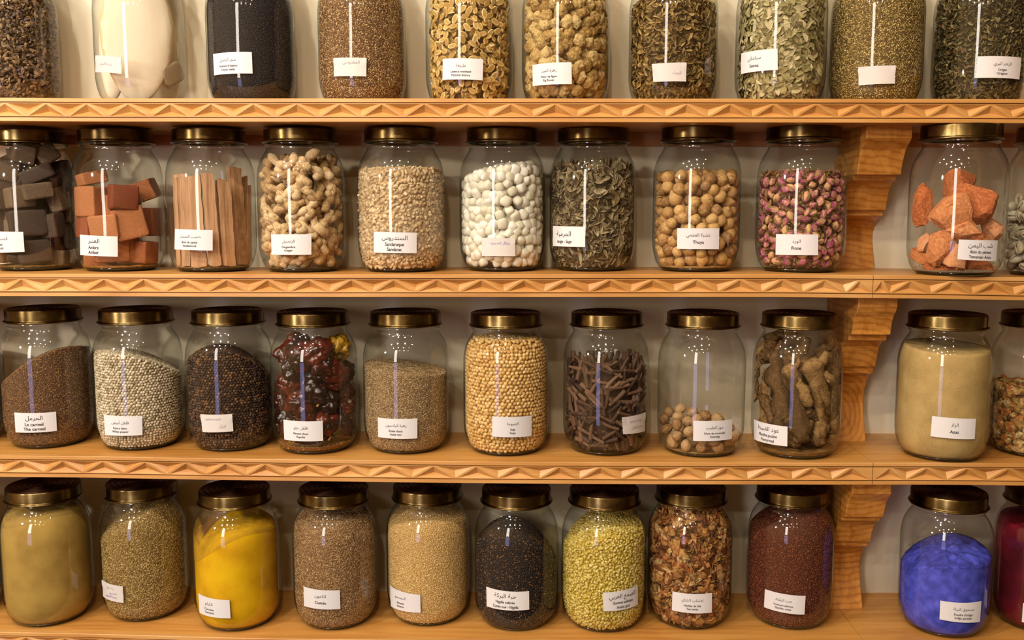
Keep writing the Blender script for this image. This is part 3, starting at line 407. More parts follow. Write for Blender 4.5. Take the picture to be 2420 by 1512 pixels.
def label_on(jar, key, lines, worn=False):
    c = D['lab'][key]; P = [np.array(c[2 * q:2 * q + 2]) for q in range(4)]   # TL TR BR BL in (angle, z)
    def m(u, v): u = np.asarray(u)[..., None]; v = np.asarray(v)[..., None]; return (1 - u) * (1 - v) * P[0] + u * (1 - v) * P[1] + u * v * P[2] + (1 - u) * v * P[3]
    def on(u, v, r): a = m(u, v); return np.stack([r * np.sin(a[..., 0]), -r * np.cos(a[..., 0]), a[..., 1]], -1)
    nu, nv = 15, 5; uu, vv = np.meshgrid(np.linspace(0, 1, nu), np.linspace(0, 1, nv))
    rr = np.full(uu.shape, .0757)
    if worn: rr = rr + .0011 * np.clip(np.maximum(uu, 1 - uu) - .86, 0, 1) * 7 * (vv < .3)
    A = on(uu, vv, .07570) if not worn else np.stack([rr * np.sin(m(uu, vv)[..., 0]), -rr * np.cos(m(uu, vv)[..., 0]), m(uu, vv)[..., 1]], -1)
    B = on(uu, vv, .07522); V = np.concatenate([A.reshape(-1, 3), B.reshape(-1, 3)]); n = nu * nv; F = []
    for j in range(nv - 1):
        for i in range(nu - 1):
            a = j * nu + i; F.append((a, a + nu, a + nu + 1, a + 1)); F.append((n + a, n + a + 1, n + a + nu + 1, n + a + nu))
    ring = [i for i in range(nu)] + [j * nu + nu - 1 for j in range(1, nv)] + [(nv - 1) * nu + i for i in range(nu - 2, -1, -1)] + [j * nu for j in range(nv - 2, 0, -1)]
    for a, b in zip(ring, ring[1:] + ring[:1]): F.append((a, b, n + b, n + a))
    lb = obj('paper_label', mesh('paper_label', V, F, PAPER_OLD if worn else PAPER), jar)
    wd = .0757 * abs(P[1][0] - P[0][0]); ht = abs(P[3][1] - P[0][1])
    if not lines: return lb
    allV = []; allF = []; mi = []; o = 0
    mats = [INK, PENCIL, BLUEPEN]
    for (s, u0, v0, size, bold, ink, *sq) in lines:
        ar = any('\u0600' <= ch <= '\u06ff' for ch in s)
        V, Fc = text_geo(shape_ar(s) if ar else s, bold)
        if not len(V): continue
        w = (V[:, 0].max() + V[:, 0].min()) / 2; sc = size * ht; asp = sq[0] if sq else 1
        U = u0 + (V[:, 0] - w) * sc * asp / wd; Vv = v0 - (V[:, 1]) * sc / ht
        a = m(U, Vv); r = .07600; allV.append(np.stack([r * np.sin(a[:, 0]), -r * np.cos(a[:, 0]), a[:, 1]], -1))
        allF += [tuple(i + o for i in f) for f in Fc]; mi += [ink] * len(Fc); o += len(V)
    me = mesh('lettering', np.concatenate(allV), allF, mats); me.polygons.foreach_set('material_index', np.array(mi, np.int32)[:len(me.polygons)]) if len(mi) == len(me.polygons) else None
    obj('lettering', me, lb); return lb
# line helpers: arabic / futura-like small two-liner, big condensed, single word, hand
def small(ar, a, b, u=.5, sz=.148): return [(ar, u, .40, .20, -.004, 0), (a, u, .67, sz, .014, 0), (b, u, .84, sz, .014, 0)]
def big(ar, a, b, u=.5, sz=.215, asp=.86): return [(ar, u, .36, .30, .004, 0), (a, u, .66, sz, .017, 0, asp), (b, u, .90, sz, .017, 0, asp)]
def word(ar, a, sz=.21): return [(ar, .5, .40, .22, -.002, 0), (a, .5, .74, sz, .016, 0)]
def one(ar, a, u=.45): return [(ar, u, .48, .34, .004, 0), (a, u + .02, .82, .225, .017, 0, .86)]
def hand(*l): return [(s, u, v, z, -.006, ink) for s, u, v, z, ink in l]
LT = {
 'cuttle': (hand(('زبدة البحر', .5, .55, .26, 1)), 1), 'onion': (small('بذور البصل', 'Graines d’oignon', 'Onion seeds', .43), 0), 'parsley': (hand(('المقدونس', .55, .32, .24, 1)), 1),
 'latence': (small('ملريقة', 'Latence mystique', 'Mystical latency', .47), 0), 'fig': (small('زهرة التين', 'Fleur de figue', 'Fig flower', .46), 0), 'henna': (hand(('الحناء', .72, .62, .24, 1)), 1),
 'senna': ([('سنامكي', .43, .42, .24, -.002, 0), ('Senna', .43, .78, .22, .017, 0)], 0), 'fennel': ([], 1), 'origan': (small('الزعتر البري', 'Origan', 'Origano', .53, .155), 0),
 'musk': (small('المسك الاسود', 'Musc noir', 'Black musk', .52, .155), 0), 'amber': (big('العنبر', 'Ambre', 'Amber', .43, .23), 0), 'sandal': (small('خشب الصندل', 'Bois de santal', 'Sandalwood', .45), 0),
 'ginger': (small('الزنجبيل', 'Gingembre', 'Ginger', .46, .155), 0), 'sandarac': (big('السندروس', 'Sandaraque', 'Sandarac', .5, .235), 0), 'salt': (hand(('بنكار الصديد', .55, .35, .22, 2)), 1),
 'sage': (one('المرمية', 'sauge - Sage', .42), 0), 'thuya': (word('عشبة العفص', 'Thuya', .215), 0), 'rose': (word('الورد', 'Rose', .23), 0), 'alum': (big('شب اليمن', 'Alun du yémen', 'Yemenian Alum', .53, .215), 0),
 'carmel': (big('الحرمل', 'Le carmel', 'The carmel', .49, .225, 1), 0), 'wpep': (small('فلفل أبيض', 'Poivre blanc', 'White pepper', .46), 0), 'bpep': (hand(('poivre noir', .42, .32, .20, 1), ('ابزار', .68, .74, .26, 1)), 1),
 'paprika': (small('فلفل حلو', 'Piment doux', 'Paprika', .47), 0), 'anise': (small('زهرة اليانسون', 'Étoile d’anis', 'Anise star', .48), 0), 'soya': (small('الصوجا', 'Soja', 'Soya', .5, .15), 0),
 'lpep': (hand(('poivron long', .5, .36, .17, 1), ('دهر الفلفل', .55, .72, .22, 1)), 1), 'nutmeg': (small('جوز الطيب', 'Noix de muscade', 'Nutmeg', .52), 0), 'penny': (big('عود القسط', 'Menthe pouliot', 'Pennyroyal', .5, .215, .82), 0),
 'azaz': (word('الزاز', 'Azaz', .21), 0), 'dill': (hand(('حبة حلاوة', .5, .30, .18, 1), ('اليانسون', .6, .58, .17, 2), ('زهرة الليمون', .5, .80, .20, 2)), 1), 'turmeric': (small('الكركم', 'Curcuma', 'Turmeric', .4, .155), 0),
 'cumin': (word('الكمون', 'Cumin', .22), 0), 'sesame': (small('السمسم', 'Sésame', 'Sesame', .42, .15), 0), 'nigella': (big('حبة البركة', 'Nigelle cultivée', 'Cumin noir - Nigella', .47, .205, .78), 0),
 'gum': (big('الصمغ العربي', 'Gomme arabique', 'Arabic gum', .52, .205, .82), 0), 'tea': (small('اعشاب الشاي', 'Herbes de thé', 'Tea herbs', .5), 0), 'cress': (small('حب الرشاد', 'Cresson alénois', 'Garden cress', .48, .155), 0),
 'indigo': (small('مسحوق النيلة', 'Poudre d’indigo', 'Indigo powder', .54, .155), 0), 'red': ([], 0)}
ROWN = ['on the top shelf', 'on the second shelf', 'on the third shelf', 'on the bottom shelf']
JL = {'lavender': 'clear glass jar of grey-brown lavender buds, no label, cut by the frame',
 'cuttle': 'glass jar holding large white cuttlefish bones, small faded label', 'onion': 'glass jar of black seeds labelled Graines d’oignon, Onion seeds', 'parsley': 'glass jar of fine brown seed with a faded handwritten label',
 'latence': 'glass jar of tan pods and stems labelled Latence mystique', 'fig': 'glass jar of crumpled tan flower heads labelled Fleur de figue', 'henna': 'glass jar of curled olive leaves with a nearly blank label',
 'senna': 'glass jar of pale green leaves labelled Senna', 'fennel': 'glass jar of greenish seed with a blank worn label', 'origan': 'glass jar of dark green-brown herb labelled Origan, Origano',
 'musk': 'brass-lidded jar of dark musk blocks labelled Black musk', 'amber': 'brass-lidded jar of red-brown cubes labelled Ambre, Amber', 'sandal': 'brass-lidded jar of upright wood sticks labelled Sandalwood', 'ginger': 'brass-lidded jar of knobbly roots labelled Gingembre, Ginger',
 'sandarac': 'brass-lidded jar of dusty amber resin tears labelled Sandaraque', 'salt': 'brass-lidded jar of milky white crystals, blank lower label', 'sage': 'brass-lidded jar of grey-green leaves labelled sauge - Sage', 'thuya': 'brass-lidded jar of round tan galls labelled Thuya',
 'rose': 'brass-lidded jar of pink rosebuds labelled Rose', 'alum': 'brass-lidded jar of orange rock chunks labelled Yemenian Alum', 'cowrie': 'jar of white cowrie shells cut off by the frame edge',
 'carmel': 'jar of brown seed heaped in a slope, labelled Le carmel', 'wpep': 'jar of whole white peppercorns labelled Poivre blanc', 'bpep': 'jar of black peppercorns with a handwritten poivre noir label', 'paprika': 'jar of glossy dark red dried peppers labelled Paprika',
 'anise': 'jar two-thirds full of fine seed labelled Anise star', 'soya': 'jar of yellow soybeans labelled Soja, Soya', 'lpep': 'jar of brown long pepper catkins with a slanted handwritten label', 'nutmeg': 'mostly empty jar with nutmegs at the bottom, labelled Nutmeg',
 'penny': 'jar of thick brown roots labelled Menthe pouliot, Pennyroyal', 'azaz': 'jar of fine greenish-beige powder labelled Azaz', 'mix': 'half-full jar of mixed pods and spices at the frame edge', 'stub3': 'jar of which only a green glass sliver shows, third shelf',
 'khaki': 'full jar of khaki powder without any label', 'dill': 'jar of tan anise-like seed with a scribbled blue label', 'turmeric': 'jar of bright yellow powder labelled Curcuma, Turmeric', 'cumin': 'jar of long brown seed labelled Cumin', 'sesame': 'jar of pale seed labelled Sésame, Sesame',
 'nigella': 'jar of black seed labelled Nigelle cultivée', 'gum': 'jar of yellow resin grains labelled Gomme arabique, Arabic gum', 'tea': 'jar of mixed dried petals and herbs labelled Herbes de thé', 'cress': 'jar of fine rust-red seed labelled Cresson alénois',
 'indigo': 'jar of vivid blue powder labelled Indigo powder', 'red': 'jar of dark crimson powder cut off by the frame edge', 'stub4': 'jar of which only a dark glass sliver shows, bottom shelf'}
JO = {}
class Frame: pass
for k, (row, x, y, z, psi) in D['jars'].items():
    row = int(row)
    j = obj('spice_jar', None, loc=(x, y, z), category='jar', group='spice jars ' + ROWN[row], label=JL[k] + (', ' + ROWN[row] if len(JL[k].split()) < 12 else ''))
    gl = obj('glass_body', GL, j); gl.rotation_euler[2] = 0
    obj('glass_foot', FOOT, j, label='thick dark green glass foot')
    obj('lid', LID, j, label='antique brass screw lid with dark ringed top')
    if k in LT: label_on(j, k, LT[k][0], bool(LT[k][1]))
    JO[k] = (Vector((x, y, z)), psi)

# ---------------------------------------------------------------- contents helpers (local frame: -y faces the viewer's side of the room)
def place(k, me, name, category=None, loc=(0, 0, 0), rot=None, scale=None, parent=None, **pr):
    P, psi = JO[k]; o = obj(name, me, parent)
    if parent is None:
        Mx = Matrix.Translation(P) @ Matrix.Rotation(psi, 4, 'Z') @ Matrix.Translation(Vector(loc))
        if rot is not None: Mx = Mx @ (rot.to_4x4() if isinstance(rot, Matrix) else Euler(rot).to_matrix().to_4x4())
        if scale is not None: Mx = Mx @ Matrix.Diagonal((*(scale if hasattr(scale, '__len__') else (scale,) * 3), 1))
        o.matrix_world = Mx
    if category: o['category'] = category
    for a, b in pr.items(): o[a] = b
    return o
def topfn(k, dome=0, slope=0, flatz=None):
    pts = D['fill'].get(k) or [(0, flatz)]
    if flatz: pts = [(0, flatz)]
    us = [p[0] for p in pts]; zs = [p[1] for p in pts]; cf = np.polyfit(us, zs, min(2, len(us) - 1))
    def f(x, y):
        u = np.asarray(x) / .0715; base = np.polyval(cf, np.clip(u, -1, 1))
        return base + slope * (np.asarray(y) + .07) + dome * (1 - (np.asarray(x) ** 2 + np.asarray(y) ** 2) / .0051)
    return f
def core(top, inset=0.0, n=80, nz=26, amp=.0012, f=90, seed=0):
    """closed body filling the jar up to the surface top(x,y)"""
    th = np.linspace(0, 2 * PI, n, endpoint=False); V = []; 
    rb = Rin(FLOOR + .001) - inset; dx, dy = np.sin(th), -np.cos(th)
    rt = .062
    ztop = np.minimum(top(dx * .0715, dy * .0715), .2195)
    for i in range(nz + 1):
        t = i / nz; z = FLOOR + (ztop - FLOOR) * t; r = Rin(z) - inset; V.append(np.stack([r * dx, r * dy, z], 1))
    for q in range(1, 11):
        fr = 1 - q / 10.5; r = (Rin(ztop) - inset) * fr; x, y = r * dx, r * dy; z = np.minimum(top(x, y), .2195); V.append(np.stack([x, y, z + amp * fnoise(np.stack([x, y, z], 1), f, seed) * min(1, q / 2)], 1))
    V = np.concatenate(V); m = nz + 11; i = np.arange(m - 1)[:, None] * n; j = np.arange(n)[None]; kx = (j + 1) % n
    F = np.stack([i + j, i + kx, i + n + kx, i + n + j], -1).reshape(-1, 4)
    c = len(V); V = np.concatenate([V, [[0, 0, float(np.mean(V[-n:, 2]))], [0, 0, FLOOR]]])
    T3 = np.stack([np.arange(n) + (m - 1) * n, (np.arange(n) + 1) % n + (m - 1) * n, np.full(n, c)], 1); T4 = np.stack([(np.arange(n) + 1) % n, np.arange(n), np.full(n, c + 1)], 1)
    return V, [F, np.concatenate([T3, T4])]
def side_pts(top, d, inset, th=125, jit=.28, thick=0.0, dens=1.0):
    """hex-like jittered points on the inside of the glass, nearest the viewer first"""
    out = []; zc = FLOOR + d * .5; row = 0
    while zc < .218:
        r = float(Rin(zc)) - inset; na = max(3, int(2 * math.radians(th) * r / d)); a = (np.arange(na) + .5 * (row % 2)) / na * 2 * math.radians(th) - math.radians(th)
        a = a + rng.uniform(-jit, jit, na) * d / r; z = zc + rng.uniform(-jit, jit, na) * d; rr = np.interp(z, _rz, _rr) - .003 - inset - rng.random(na) * thick
        x, y = rr * np.sin(a), -rr * np.cos(a); ok = (z < top(x, y) - d * .3) & (z > FLOOR + d * .3); out.append(np.stack([x, y, z], 1)[ok]); zc += d * .87; row += 1
    P = np.concatenate(out); return P[np.argsort(-(-P[:, 1]))] if 0 else P
def top_pts(top, d, inset, jit=.28, lift=0.0):
    out = []; y = -.075; row = 0
    while y < .075:
        x = np.arange(-.075, .075, d) + (d / 2 if row % 2 else 0); x = x + rng.uniform(-jit, jit, len(x)) * d; yy = y + rng.uniform(-jit, jit, len(x)) * d
        z = np.minimum(top(x, yy), .2195) + lift; ok = x ** 2 + yy ** 2 < (Rin(z) - inset) ** 2; out.append(np.stack([x, yy, z], 1)[ok]); y += d * .87; row += 1
    return np.concatenate(out)
def radial(P): n = np.stack([P[:, 0], P[:, 1], np.zeros(len(P))], 1); n /= np.linalg.norm(n, axis=1, keepdims=True) + 1e-9; return n
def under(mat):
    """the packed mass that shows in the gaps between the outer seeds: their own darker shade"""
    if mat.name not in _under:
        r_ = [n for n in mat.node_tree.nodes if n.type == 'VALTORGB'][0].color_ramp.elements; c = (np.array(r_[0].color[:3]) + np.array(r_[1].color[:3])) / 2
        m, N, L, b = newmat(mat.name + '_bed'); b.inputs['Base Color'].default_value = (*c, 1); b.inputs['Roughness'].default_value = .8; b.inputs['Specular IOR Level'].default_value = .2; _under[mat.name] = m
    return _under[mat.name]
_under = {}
SEEDT = [(ICO[0][0] * np.array([1, 1, 1]), [ICO[0][1]])]
RND = [(ICO[1][0], [ICO[1][1]])]
def seeds(k, name, lab, mat, size, d, top, shape=SEEDT, tilt=.25, amp=.0012, inset=None, coremat=None, top_d=None):
    hx, hy, hz = size; ins = hz * .6 if inset is None else inset
    A = side_pts(top, d, ins, jit=.45); B = top_pts(top, top_d or d, ins + .001, jit=.45, lift=hz * .3)
    P = np.concatenate([A, B]); n = np.concatenate([radial(A), np.tile([[0, 0, 1.0]], (len(B), 1))])
    R = rot_from(n, rng.uniform(0, 2 * PI, len(P)), rng.normal(0, tilt, len(P))); S = np.array([[hx, hy, hz]]) * rng.uniform(.75, 1.2, (len(P), 1))
    V, F = instance(shape, P, R, S); Vc, Fc = core(top, inset=ins + hz * .35, amp=amp); 
    me = mesh(name, np.concatenate([V, Vc]), F + [f_ + len(V) for f_ in Fc], [mat, under(mat)], True, np.concatenate([np.zeros(sum(len(f_) for f_ in F)), np.ones(sum(len(f_) for f_ in Fc))]))
    return place(k, me, name, name.replace('_', ' '), kind='stuff', label=lab)

# leaf templates: curled lens-shaped blades
def leaf(l=1, w=.35, curl=.4, fold=.3, n=5, twist=0):
    V = []; 
    for i in range(n + 1):
        t = i / n; x = (t - .5) * l; ww = w * math.sin(PI * min(1, t * .95 + .03)) ** .8; zc = -curl * (t - .5) ** 2 * l; c = math.cos(twist * t); s_ = math.sin(twist * t)
        for q in (-1, 0, 1): yy = q * ww / 2; zz = abs(q) * fold * ww; V.append((x, yy * c - zz * s_, zc + yy * s_ + zz * c))
    F = [(i * 3 + q, i * 3 + q + 1, (i + 1) * 3 + q + 1, (i + 1) * 3 + q) for i in range(n) for q in (0, 1)]
    return np.array(V), [np.array(F)]
LEAVES = [leaf(1, .36, .5, .3), leaf(1, .42, -.8, .45, twist=.8), leaf(1, .3, 1.1, .2, twist=-1.0), leaf(.8, .5, .3, .6), leaf(1.1, .28, .2, .9, twist=.5)]
STEMT = [(lambda v, q, t: (v, [np.array(q), np.array(t)]))(*tube([(-.5, 0, 0), (-.2, .04, .02), (.15, -.02, .05), (.5, .03, 0)], [.03, .035, .03, .02], 4))]
def flakes(k, name, lab, mat, size, d, top, tmpl=LEAVES, thick=.010, layers=2, inset0=.0012, spread=.6, coremat=None, stems=0, smat=None, svar=(.55, 1.25), core_inset=.010):
    Ps = []; ns = []
    for q in range(layers):
        A = side_pts(top, d, inset0 + size * .12 + q * thick / layers, jit=.6, thick=thick / layers); Ps.append(A); ns.append(radial(A))
        B = top_pts(top, d, .004, jit=.6, lift=rng.uniform(-.002, .003)); Ps.append(B); ns.append(np.tile([[0, 0, 1.0]], (len(B), 1)))
    P = np.concatenate(Ps); n = np.concatenate(ns); n = n + rng.normal(0, spread * .6, n.shape); n /= np.linalg.norm(n, axis=1, keepdims=True)
    sc = size * rng.uniform(*svar, (len(P), 1)); R = rot_from(n, rng.uniform(0, 2 * PI, len(P)), rng.normal(0, spread * .4, len(P)))
    # keep every blade inside the glass
    half = sc[:, 0] * .5; xd = R[:, 0, :2]; reach = np.abs(np.sum(xd * radial(P)[:, :2], 1)) * half; rad = np.hypot(P[:, 0], P[:, 1]); lim = Rin(P[:, 2]) - .0008 - reach
    fct = np.minimum(1, lim / np.maximum(rad, 1e-6)); P[:, :2] *= fct[:, None]
    V, F = instance(tmpl, P, R, np.repeat(sc, 3, 1)); rr = np.hypot(V[:, 0], V[:, 1]); lim = Rin(V[:, 2]) - .0002; f = np.minimum(1, lim / rr); V[:, :2] *= f[:, None]
    V[:, 2] = np.maximum(V[:, 2], FLOOR)
    Vc, Fc = core(lambda x, y: top(x, y) - .004, inset=core_inset, amp=.003, f=60)
    me = mesh(name, np.concatenate([V, Vc]), F + [f_ + len(V) for f_ in Fc], [mat, under(mat)], False, np.concatenate([np.zeros(sum(len(f_) for f_ in F)), np.ones(sum(len(f_) for f_ in Fc))]))
    return place(k, me, name, name.replace('_', ' '), kind='stuff', label=lab)

def individuals(k, name, cat, lab, group, variants, P, n, scale, spin=None, tilt=.3, maxn=None, clear=None):
    """one object per piece, sharing the meshes of a few variants"""
    R = rot_from(n, rng.uniform(0, 2 * PI, len(P)) if spin is None else spin, rng.normal(0, tilt, len(P)) if tilt else 0)
    for i in range(len(P)):
        me = variants[int(rng.integers(0, len(variants)))]
        loc = P[i].copy(); s_ = scale * rng.uniform(.85, 1.12) if not hasattr(scale, '__len__') else scale[i]
        Rm = Matrix(R[i].T.tolist()); 
        V = me_ext(me) * s_; Wd = V @ R[i] + loc
        for _ in range(3):
            rr = np.hypot(Wd[:, 0], Wd[:, 1]); ex = rr - (Rin(np.clip(Wd[:, 2], 0, .219)) - .0003); q = int(np.argmax(ex))
            if ex[q] > 0: dlt = Wd[q, :2] / rr[q] * ex[q]; loc[:2] -= dlt; Wd[:, :2] -= dlt
            lo = Wd[:, 2].min() - FLOOR
            if lo < 0: loc[2] -= lo; Wd[:, 2] -= lo
        place(k, me, name, cat, loc=loc, rot=Rm, scale=s_, label=lab, group=group)
_ext = {}
def me_ext(me):
    if me.name not in _ext:
        V = np.array([v.co[:] for v in me.vertices]); dirs = ICO[1][0]; idx = sorted(set(int(np.argmax(V @ d_)) for d_ in dirs)); _ext[me.name] = V[idx]
    return _ext[me.name]
def blob(name, mat, sub=2, scale=(1, 1, 1), amp=.1, f=1.5, seed=0, smooth=True, power=None, facet=0, slots=None):
    V, F = ICO[sub]; V = V.copy()
    if power: V = np.sign(V) * np.abs(V) ** power; V /= np.abs(V).max(); 
    V = V * (1 + amp * fnoise(V, f, seed))[:, None]
    if facet:
        rg = np.random.default_rng(seed)
        for _ in range(facet):
            n = rg.normal(size=3); n /= np.linalg.norm(n); dd = rg.uniform(.55, .85); s_ = V @ n; V = V - np.clip(s_ - dd, 0, None)[:, None] * n * .92
    return mesh(name, V * np.array(scale), [F], mat, smooth)

# ================================================================ contents, jar by jar
fs = lambda cols, **k: piece_mat('seed', cols, 'island', **{**dict(rough=.55, nscale=300, namt=.12, bump=0, spec=.35), **k})
# ---- fine seeds (nobody could count them: one heap each)
FULL = .2190
seeds('onion', 'onion_seeds', 'fine black onion seeds filling the jar labelled Onion seeds', fs(['#17161a', '#221f24', '#2e2829', '#3b3230']), (.0011, .0009, .0007), .0022, topfn('onion', flatz=FULL))
seeds('parsley', 'brown_seeds', 'fine brown and tan seed filling the jar with the faded written label', fs(['#503622', '#7d5b3a', '#a98558', '#dcc496']), (.0022, .0007, .0005), .0024, topfn('parsley', flatz=FULL))
seeds('fennel', 'green_seeds', 'greenish tan seed filling the jar with the blank label', fs(['#45351a', '#7a6433', '#a88d50', '#d6c288']), (.0023, .0009, .0006), .0026, topfn('fennel', flatz=FULL))
seeds('carmel', 'harmel_seeds', 'dark brown seed heaped up in a slope in the jar labelled Le carmel', fs(['#4a3324', '#6a4a31', '#866140', '#b08a57']), (.0019, .0006, .0005), .0023, topfn('carmel', slope=-.12))
seeds('anise', 'anise_seeds', 'fine grey-tan seed in the jar labelled Anise star', fs(['#6f5a3c', '#94795a', '#b2966b', '#cbb48a']), (.0020, .0007, .0006), .0023, topfn('anise', slope=.03))
seeds('dill', 'tan_seeds', 'tan elongated seed heaped to one side in the jar with the blue scribbled label', fs(['#6b5229', '#967a45', '#b59a5f', '#cdb47c']), (.0024, .0008, .0006), .0027, topfn('dill', slope=-.04))
seeds('cumin', 'cumin_seeds', 'long brown cumin seed in the jar labelled Cumin', fs(['#6e5030', '#957451', '#ad8c64', '#c6a87f']), (.0030, .0007, .0006), .0027, topfn('cumin', slope=.12))
seeds('sesame', 'sesame_seeds', 'pale golden sesame seed in the jar labelled Sesame', fs(['#b58f51', '#cfab6c', '#dfc088', '#ecd5a6']), (.0014, .0010, .0006), .0023, topfn('sesame', slope=.12))
seeds('nigella', 'nigella_seeds', 'black nigella seed with brown specks in the jar labelled Nigelle cultivée', fs(['#19161a', '#211d20', '#2c2526', '#3a2c25', '#8a5f35'], namt=.05), (.0016, .0012, .0010), .0030, topfn('nigella', slope=-.06))
seeds('cress', 'cress_seeds', 'fine rust-red cress seed in the jar labelled Garden cress', fs(['#3f1c12', '#5e2c1b', '#7a4029', '#a0603f']), (.0012, .0008, .0006), .0022, topfn('cress', slope=.10))

# ---- powders: one smooth body each
def powder(k, name, lab, cols, top, amp=.0015, nscale=40, speck=None, bump=.25, film=None):
    m, N, L, b = newmat(name); tc = N.new('ShaderNodeTexCoord'); n = N.new('ShaderNodeTexNoise'); n.inputs['Scale'].default_value = nscale; n.inputs['Detail'].default_value = 6
    L.new(tc.outputs['Object'], n.inputs['Vector']); r = ramp(N, cols, [.3, .5, .7] if len(cols) == 3 else None); L.new(n.outputs['Fac'], r.inputs[0]); out = r.outputs[0]
    fine = N.new('ShaderNodeTexNoise'); fine.inputs['Scale'].default_value = 1400; fine.inputs['Detail'].default_value = 3; L.new(tc.outputs['Object'], fine.inputs['Vector'])
    if speck:
        rs = ramp(N, ['#000000', '#000000', '#ffffff'], [0, speck[1], min(1, speck[1] + .06)]); L.new(fine.outputs['Fac'], rs.inputs[0])
        mx = N.new('ShaderNodeMix'); mx.data_type = 'RGBA'; L.new(rs.outputs[0], mx.inputs['Factor']); L.new(out, mx.inputs['A']); mx.inputs['B'].default_value = (*lin(speck[0]), 1); out = mx.outputs['Result']
    L.new(out, b.inputs['Base Color']); b.inputs['Roughness'].default_value = .85; b.inputs['Specular IOR Level'].default_value = .15
    bp = N.new('ShaderNodeBump'); bp.inputs['Strength'].default_value = bump; bp.inputs['Distance'].default_value = .001; L.new(fine.outputs['Fac'], bp.inputs['Height']); L.new(bp.outputs[0], b.inputs['Normal'])
    V, F = core(top, inset=.0003, n=128, nz=40, amp=amp); return place(k, mesh(name, V, F, m, True), name, name.replace('_', ' '), kind='stuff', label=lab)
powder('khaki', 'khaki_powder', 'khaki ground powder filling the unlabelled jar', ['#96783a', '#a88a46', '#b3944c'], topfn('khaki', slope=.10), nscale=25)
powder('turmeric', 'turmeric_powder', 'bright yellow turmeric powder in the jar labelled Turmeric', ['#c08f06', '#dba909', '#e6b90c'], topfn('turmeric', slope=.05), nscale=18)
powder('azaz', 'beige_powder', 'speckled beige powder in the jar labelled Azaz', ['#a98f5c', '#b89c66', '#c4a970'], topfn('azaz', slope=.06), speck=('#6d5a34', .60), nscale=30)
powder('indigo', 'indigo_powder', 'vivid blue indigo powder in the jar labelled Indigo powder', ['#343d9c', '#4850c8', '#5c64e2'], topfn('indigo', slope=.10), amp=.006, nscale=60)
powder('red', 'crimson_powder', 'dark crimson powder in the jar cut off by the frame', ['#3f0a14', '#641020', '#84142a'], topfn('red', slope=.05), nscale=10)
powder('stub3', 'brown_powder', 'brown contents of the jar seen only as a sliver, third shelf', ['#4a3524', '#5a4430', '#6a5038'], topfn('stub3', flatz=.16))
powder('stub4', 'dark_powder', 'dark contents of the jar seen only as a sliver, bottom shelf', ['#33241c', '#40302a', '#4a3530'], topfn('stub4', flatz=.19))
# dust clinging inside the glass above the powder
def dust(k, name, lab, c, z0f, z1, thr, scale=30, rough=.9, a0=-180, a1=180, soft=.12, maxa=.9):
    m, N, L, b = newmat(name); out = N['Material Output']; b.inputs['Base Color'].default_value = (*lin(c), 1); b.inputs['Roughness'].default_value = rough
    tc = N.new('ShaderNodeTexCoord'); n = N.new('ShaderNodeTexNoise'); n.inputs['Scale'].default_value = scale; n.inputs['Detail'].default_value = 8; n.inputs['Roughness'].default_value = .65; L.new(tc.outputs['Object'], n.inputs['Vector'])
    uv = N.new('ShaderNodeAttribute'); uv.attribute_name = 'rise'
    a = N.new('ShaderNodeMath'); a.operation = 'MULTIPLY_ADD'; a.inputs[1].default_value = -.42; L.new(uv.outputs['Fac'], a.inputs[0]); L.new(n.outputs['Fac'], a.inputs[2])
    mr = N.new('ShaderNodeMapRange'); mr.inputs['From Min'].default_value = thr; mr.inputs['From Max'].default_value = thr + soft; mr.inputs['To Max'].default_value = maxa; L.new(a.outputs[0], mr.inputs['Value']); L.new(mr.outputs[0], b.inputs['Alpha'])
    th = np.radians(np.linspace(a0, a1, 97)); nz = 16; V = []; rise = []
    for i in range(nz + 1):
        zb = z0f(.0715 * np.sin(th), -.0715 * np.cos(th)) - .003; z = zb + (z1 - zb) * i / nz; r = Rin(z) + .0004; V.append(np.stack([r * np.sin(th), -r * np.cos(th), z], 1)); rise += [i / nz] * len(th)
    n_ = len(th); i = np.arange(nz)[:, None] * n_; j = np.arange(n_ - 1)[None]; F = np.stack([i + j, i + j + 1, i + n_ + j + 1, i + n_ + j], -1).reshape(-1, 4)
    me = mesh(name, np.concatenate(V), [F], m, True); at = me.attributes.new('rise', 'FLOAT', 'POINT'); at.data.foreach_set('value', np.array(rise, np.float32))
    return place(k, me, name, 'dust', kind='stuff', label=lab)
dust('turmeric', 'turmeric_dust', 'yellow turmeric dust clinging inside the glass above the powder', '#c99a10', topfn('turmeric', slope=0), .212, .26, 22, soft=.25, maxa=.8)
dust('indigo', 'indigo_dust', 'blue specks clinging inside the glass above the indigo', '#3a3fb4', topfn('indigo', slope=0), .20, .50, 170, soft=.05)
dust('sandarac', 'resin_dust', 'pale resin dust hazing the glass of the Sandaraque jar', '#cdb798', lambda x, y: 0 * x + .03, .213, .10, 12, soft=.5, maxa=.55)
dust('khaki', 'khaki_dust', 'thin khaki dust inside the neck of the unlabelled jar', '#a98b46', topfn('khaki', slope=0), .214, .2, 25, soft=.4, maxa=.5)
dust('alum', 'alum_dust', 'pale orange dust sprinkled inside the glass of the alum jar', '#c07b46', lambda x, y: 0 * x + .012, .20, .54, 260, soft=.06, maxa=.7)
dust('cuttle', 'chalk_dust', 'faint chalky dust inside the jar of cuttlefish bones', '#e6dccb', lambda x, y: 0 * x + .008, .215, .3, 14, soft=.6, maxa=.18)

